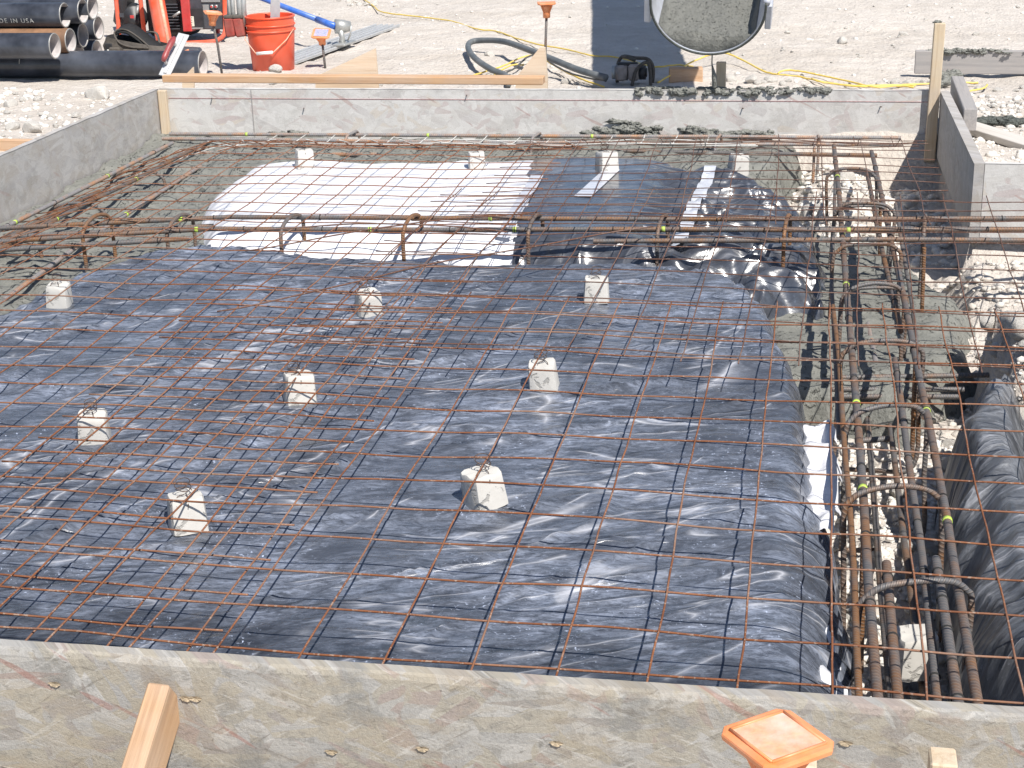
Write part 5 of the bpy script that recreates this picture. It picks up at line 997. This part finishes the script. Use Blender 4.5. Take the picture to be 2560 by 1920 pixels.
p = gp(1712, 208); WB = MB().box((0, 0, 0), (.20, .09, .085), Euler((0, 0, .1)).to_matrix(), bev=.005).build('wood_block', MAT['handle_red'], local=True); WB.location = (p[0], p[1] + .06, p[2] + .04); WB.data.materials.clear(); WB.data.materials.append(MAT['pine_x']); tag(WB, 'brown offcut block of wood in the shadow right of the motor', 'wood block')
# ---------------------------------------------------------------- cords
def cord(pts, label, mat='cord', r=.0055, group='yellow extension cords'):
    P = crv([gp(px, py, dz) for px, py, dz in pts], 8); P = [p + np.array([0, 0, .003 * float(pn(i * .4, r * 900, len(pts)))]) for i, p in enumerate(P)]
    return tag(MB().tube(P, r, 8).build('extension_cord', MAT[mat], smooth=True), label, 'cord', group)
cord([(905, -5, .01), (930, 12, .01), (950, 28, .01), (985, 35, .01), (1050, 42, .01), (1130, 53, .01), (1190, 72, .01), (1240, 78, .012), (1290, 95, .012), (1350, 112, .012), (1420, 124, .012), (1475, 138, .012), (1540, 143, .012), (1600, 158, .012), (1640, 167, .015), (1700, 162, .015), (1735, 168, .012)], 'long faded yellow cord winding across the dirt from the top to the shadow')
cord([(1645, 206, .03), (1690, 180, .05), (1730, 155, .07), (1780, 136, .08), (1815, 133, .07), (1860, 152, .04), (1910, 178, .015), (1945, 186, .012), (2000, 192, .012), (2060, 205, .012), (2130, 214, .012), (2210, 213, .012), (2290, 213, .012)], 'yellow cord arching past the chute tip and along behind the far board')
cord([(1945, 183, .02), (1962, 176, .03), (2000, 178, .03), (2060, 190, .02), (2130, 205, .014), (2190, 218, .014), (2260, 212, .014), (2330, 209, .014), (2400, 207, .014), (2445, 207, .012)], 'yellow cord looping behind the far board toward the tall stake')
cord([(2030, 196, .02), (2045, 203, .02), (2090, 210, .012), (2150, 216, .012), (2230, 214, .012), (2285, 217, .012)], 'short yellow cord tangled with the others behind the far board')
cord([(2400, 240, .014), (2425, 228, .012), (2460, 220, .012), (2468, 212, .012)], 'end of yellow cord curling round a rock outside the right board')
cord([(1155, 200, .012), (1200, 183, .012), (1262, 163, .016), (1300, 145, .03), (1330, 139, .04), (1362, 150, .04), (1400, 172, .03), (1450, 196, .02), (1510, 217, .012)], 'yellow cord crossing under the thick hose')
cord([(1225, 198, .012), (1245, 180, .012), (1280, 163, .016), (1310, 162, .012)], 'short bright yellow cord under the thick hose')
cord([(1230, 205, .012), (1250, 190, .02), (1290, 168, .03), (1320, 142, .05), (1352, 140, .05), (1390, 165, .04), (1440, 188, .04), (1515, 202, .05)], 'thin dark grey cord running with the thick hose to the motor', 'cord_grey', .0058, None)
p = gp(0, 4, 0)
# ---------------------------------------------------------------- concrete chute
CY = 7.77; tipz = float(aty(1775, 133, CY)[2]); cx = float(aty(1765, 100, CY)[0]); wR = .268
CH = thing('concrete_chute', 'half round steel chute full of wet grey concrete hanging over the far board', 'chute', (cx, CY, tipz))
ud = Vector((.03, .87, .40)).normalized(); sx3 = Vector((1, .12, 0)).normalized(); sx3 = (sx3 - ud * sx3.dot(ud)).normalized(); nz3 = sx3.cross(ud)
if nz3.z < 0: nz3 = -nz3
C = Vector((cx, CY, tipz)); Rc = wR
def ch(t, a, rr): return C + ud * t + nz3 * (Rc - rr * math.cos(a)) + sx3 * (rr * math.sin(a))
AN = [math.radians(-96 + 192 * k / 40) for k in range(41)]; Tn = [0, .02, .3, .8, 1.6, 3.5, 7.5]
V = []; 
for t in Tn:
    for a in AN: V.append(ch(t, a, Rc + .004))
    for a in reversed(AN): V.append(ch(t, a, Rc - .004))
n = 82; MB().add(V, [(i * n + k, i * n + (k + 1) % n, (i + 1) * n + (k + 1) % n, (i + 1) * n + k) for i in range(len(Tn) - 1) for k in range(n)] + [(k, k + 1, n - 2 - k, n - 1 - k)[::-1] for k in range(40)]).build('chute_shell', MAT['chute'], CH, smooth=True)
mb = MB(); mb.tube([ch(.004, a, Rc + .006) for a in AN], .0075, 8); mb.build('end_lip', MAT['splat_dark'], CH, smooth=True)
for s_ in (-1, 1):
    a = s_ * math.radians(96); mb = MB(); mb.tube([ch(0, a, Rc + .01), ch(7.5, a, Rc + .01)], .018, 8); mb.build('side_rail', MAT['chute'], CH, smooth=True)
    mb = MB(); mb.box(ch(.06, s_ * math.radians(80), Rc + .025), (.03, .12, .13), Matrix((sx3, ud, nz3)).transposed(), bev=.004); mb.build('hook_bracket', MAT['chute'], CH)
V = []; nu = 64; Lc = 90
for j in range(Lc + 1):
    t = .003 + 2.2 * (j / Lc) ** 1.2
    for i in range(nu + 1):
        u = -1 + 2 * i / nu; th = math.radians(63) * u; edge = Rc - .006; full = Rc * (1 - math.cos(math.radians(63)))
        x = edge * math.sin(math.radians(63)) * u; zb = Rc - math.sqrt(max(0, edge ** 2 - x * x))
        lump = .010 * float(fbm(x * 22, t * 22, 40, 3)) + .012 * float(pn(x * 7, t * 7, 43))
        fill = sst(0, .9, np.array(t)) ; zf_ = .10 + .075 * float(fill) + lump
        z = max(zb + .001, zf_) if j else zb + .001
        V.append(C + ud * (t + (.02 * float(pn(x * 12, 3., 5)) if j else 0)) + nz3 * z + sx3 * x)
MB().add(V, [(j * (nu + 1) + i, j * (nu + 1) + i + 1, (j + 1) * (nu + 1) + i + 1, (j + 1) * (nu + 1) + i) for j in range(Lc) for i in range(nu)]).build('concrete_load', MAT['load'], CH, smooth=True)
dp = [aty(px, py, 7.80) for px, py in ((1779, 128), (1780, 142), (1779, 160), (1781, 176), (1783, 190), (1784, 205), (1784, 222))]; dp = [np.array([p_[0], 7.80 + .012 * k, p_[2]]) for k, p_ in enumerate(dp)]
tag(MB().tube(crv(dp, 4), [.013 if k < 2 else (.0055 if k < 9 else .0055 + .016 * min(1, (k - 9) / 9)) for k in range(25)], 12, flat=.6).build('dripping_concrete', MAT['splat'], smooth=True), 'thin drip of concrete from the chute tip widening onto the far board', 'dripping concrete')
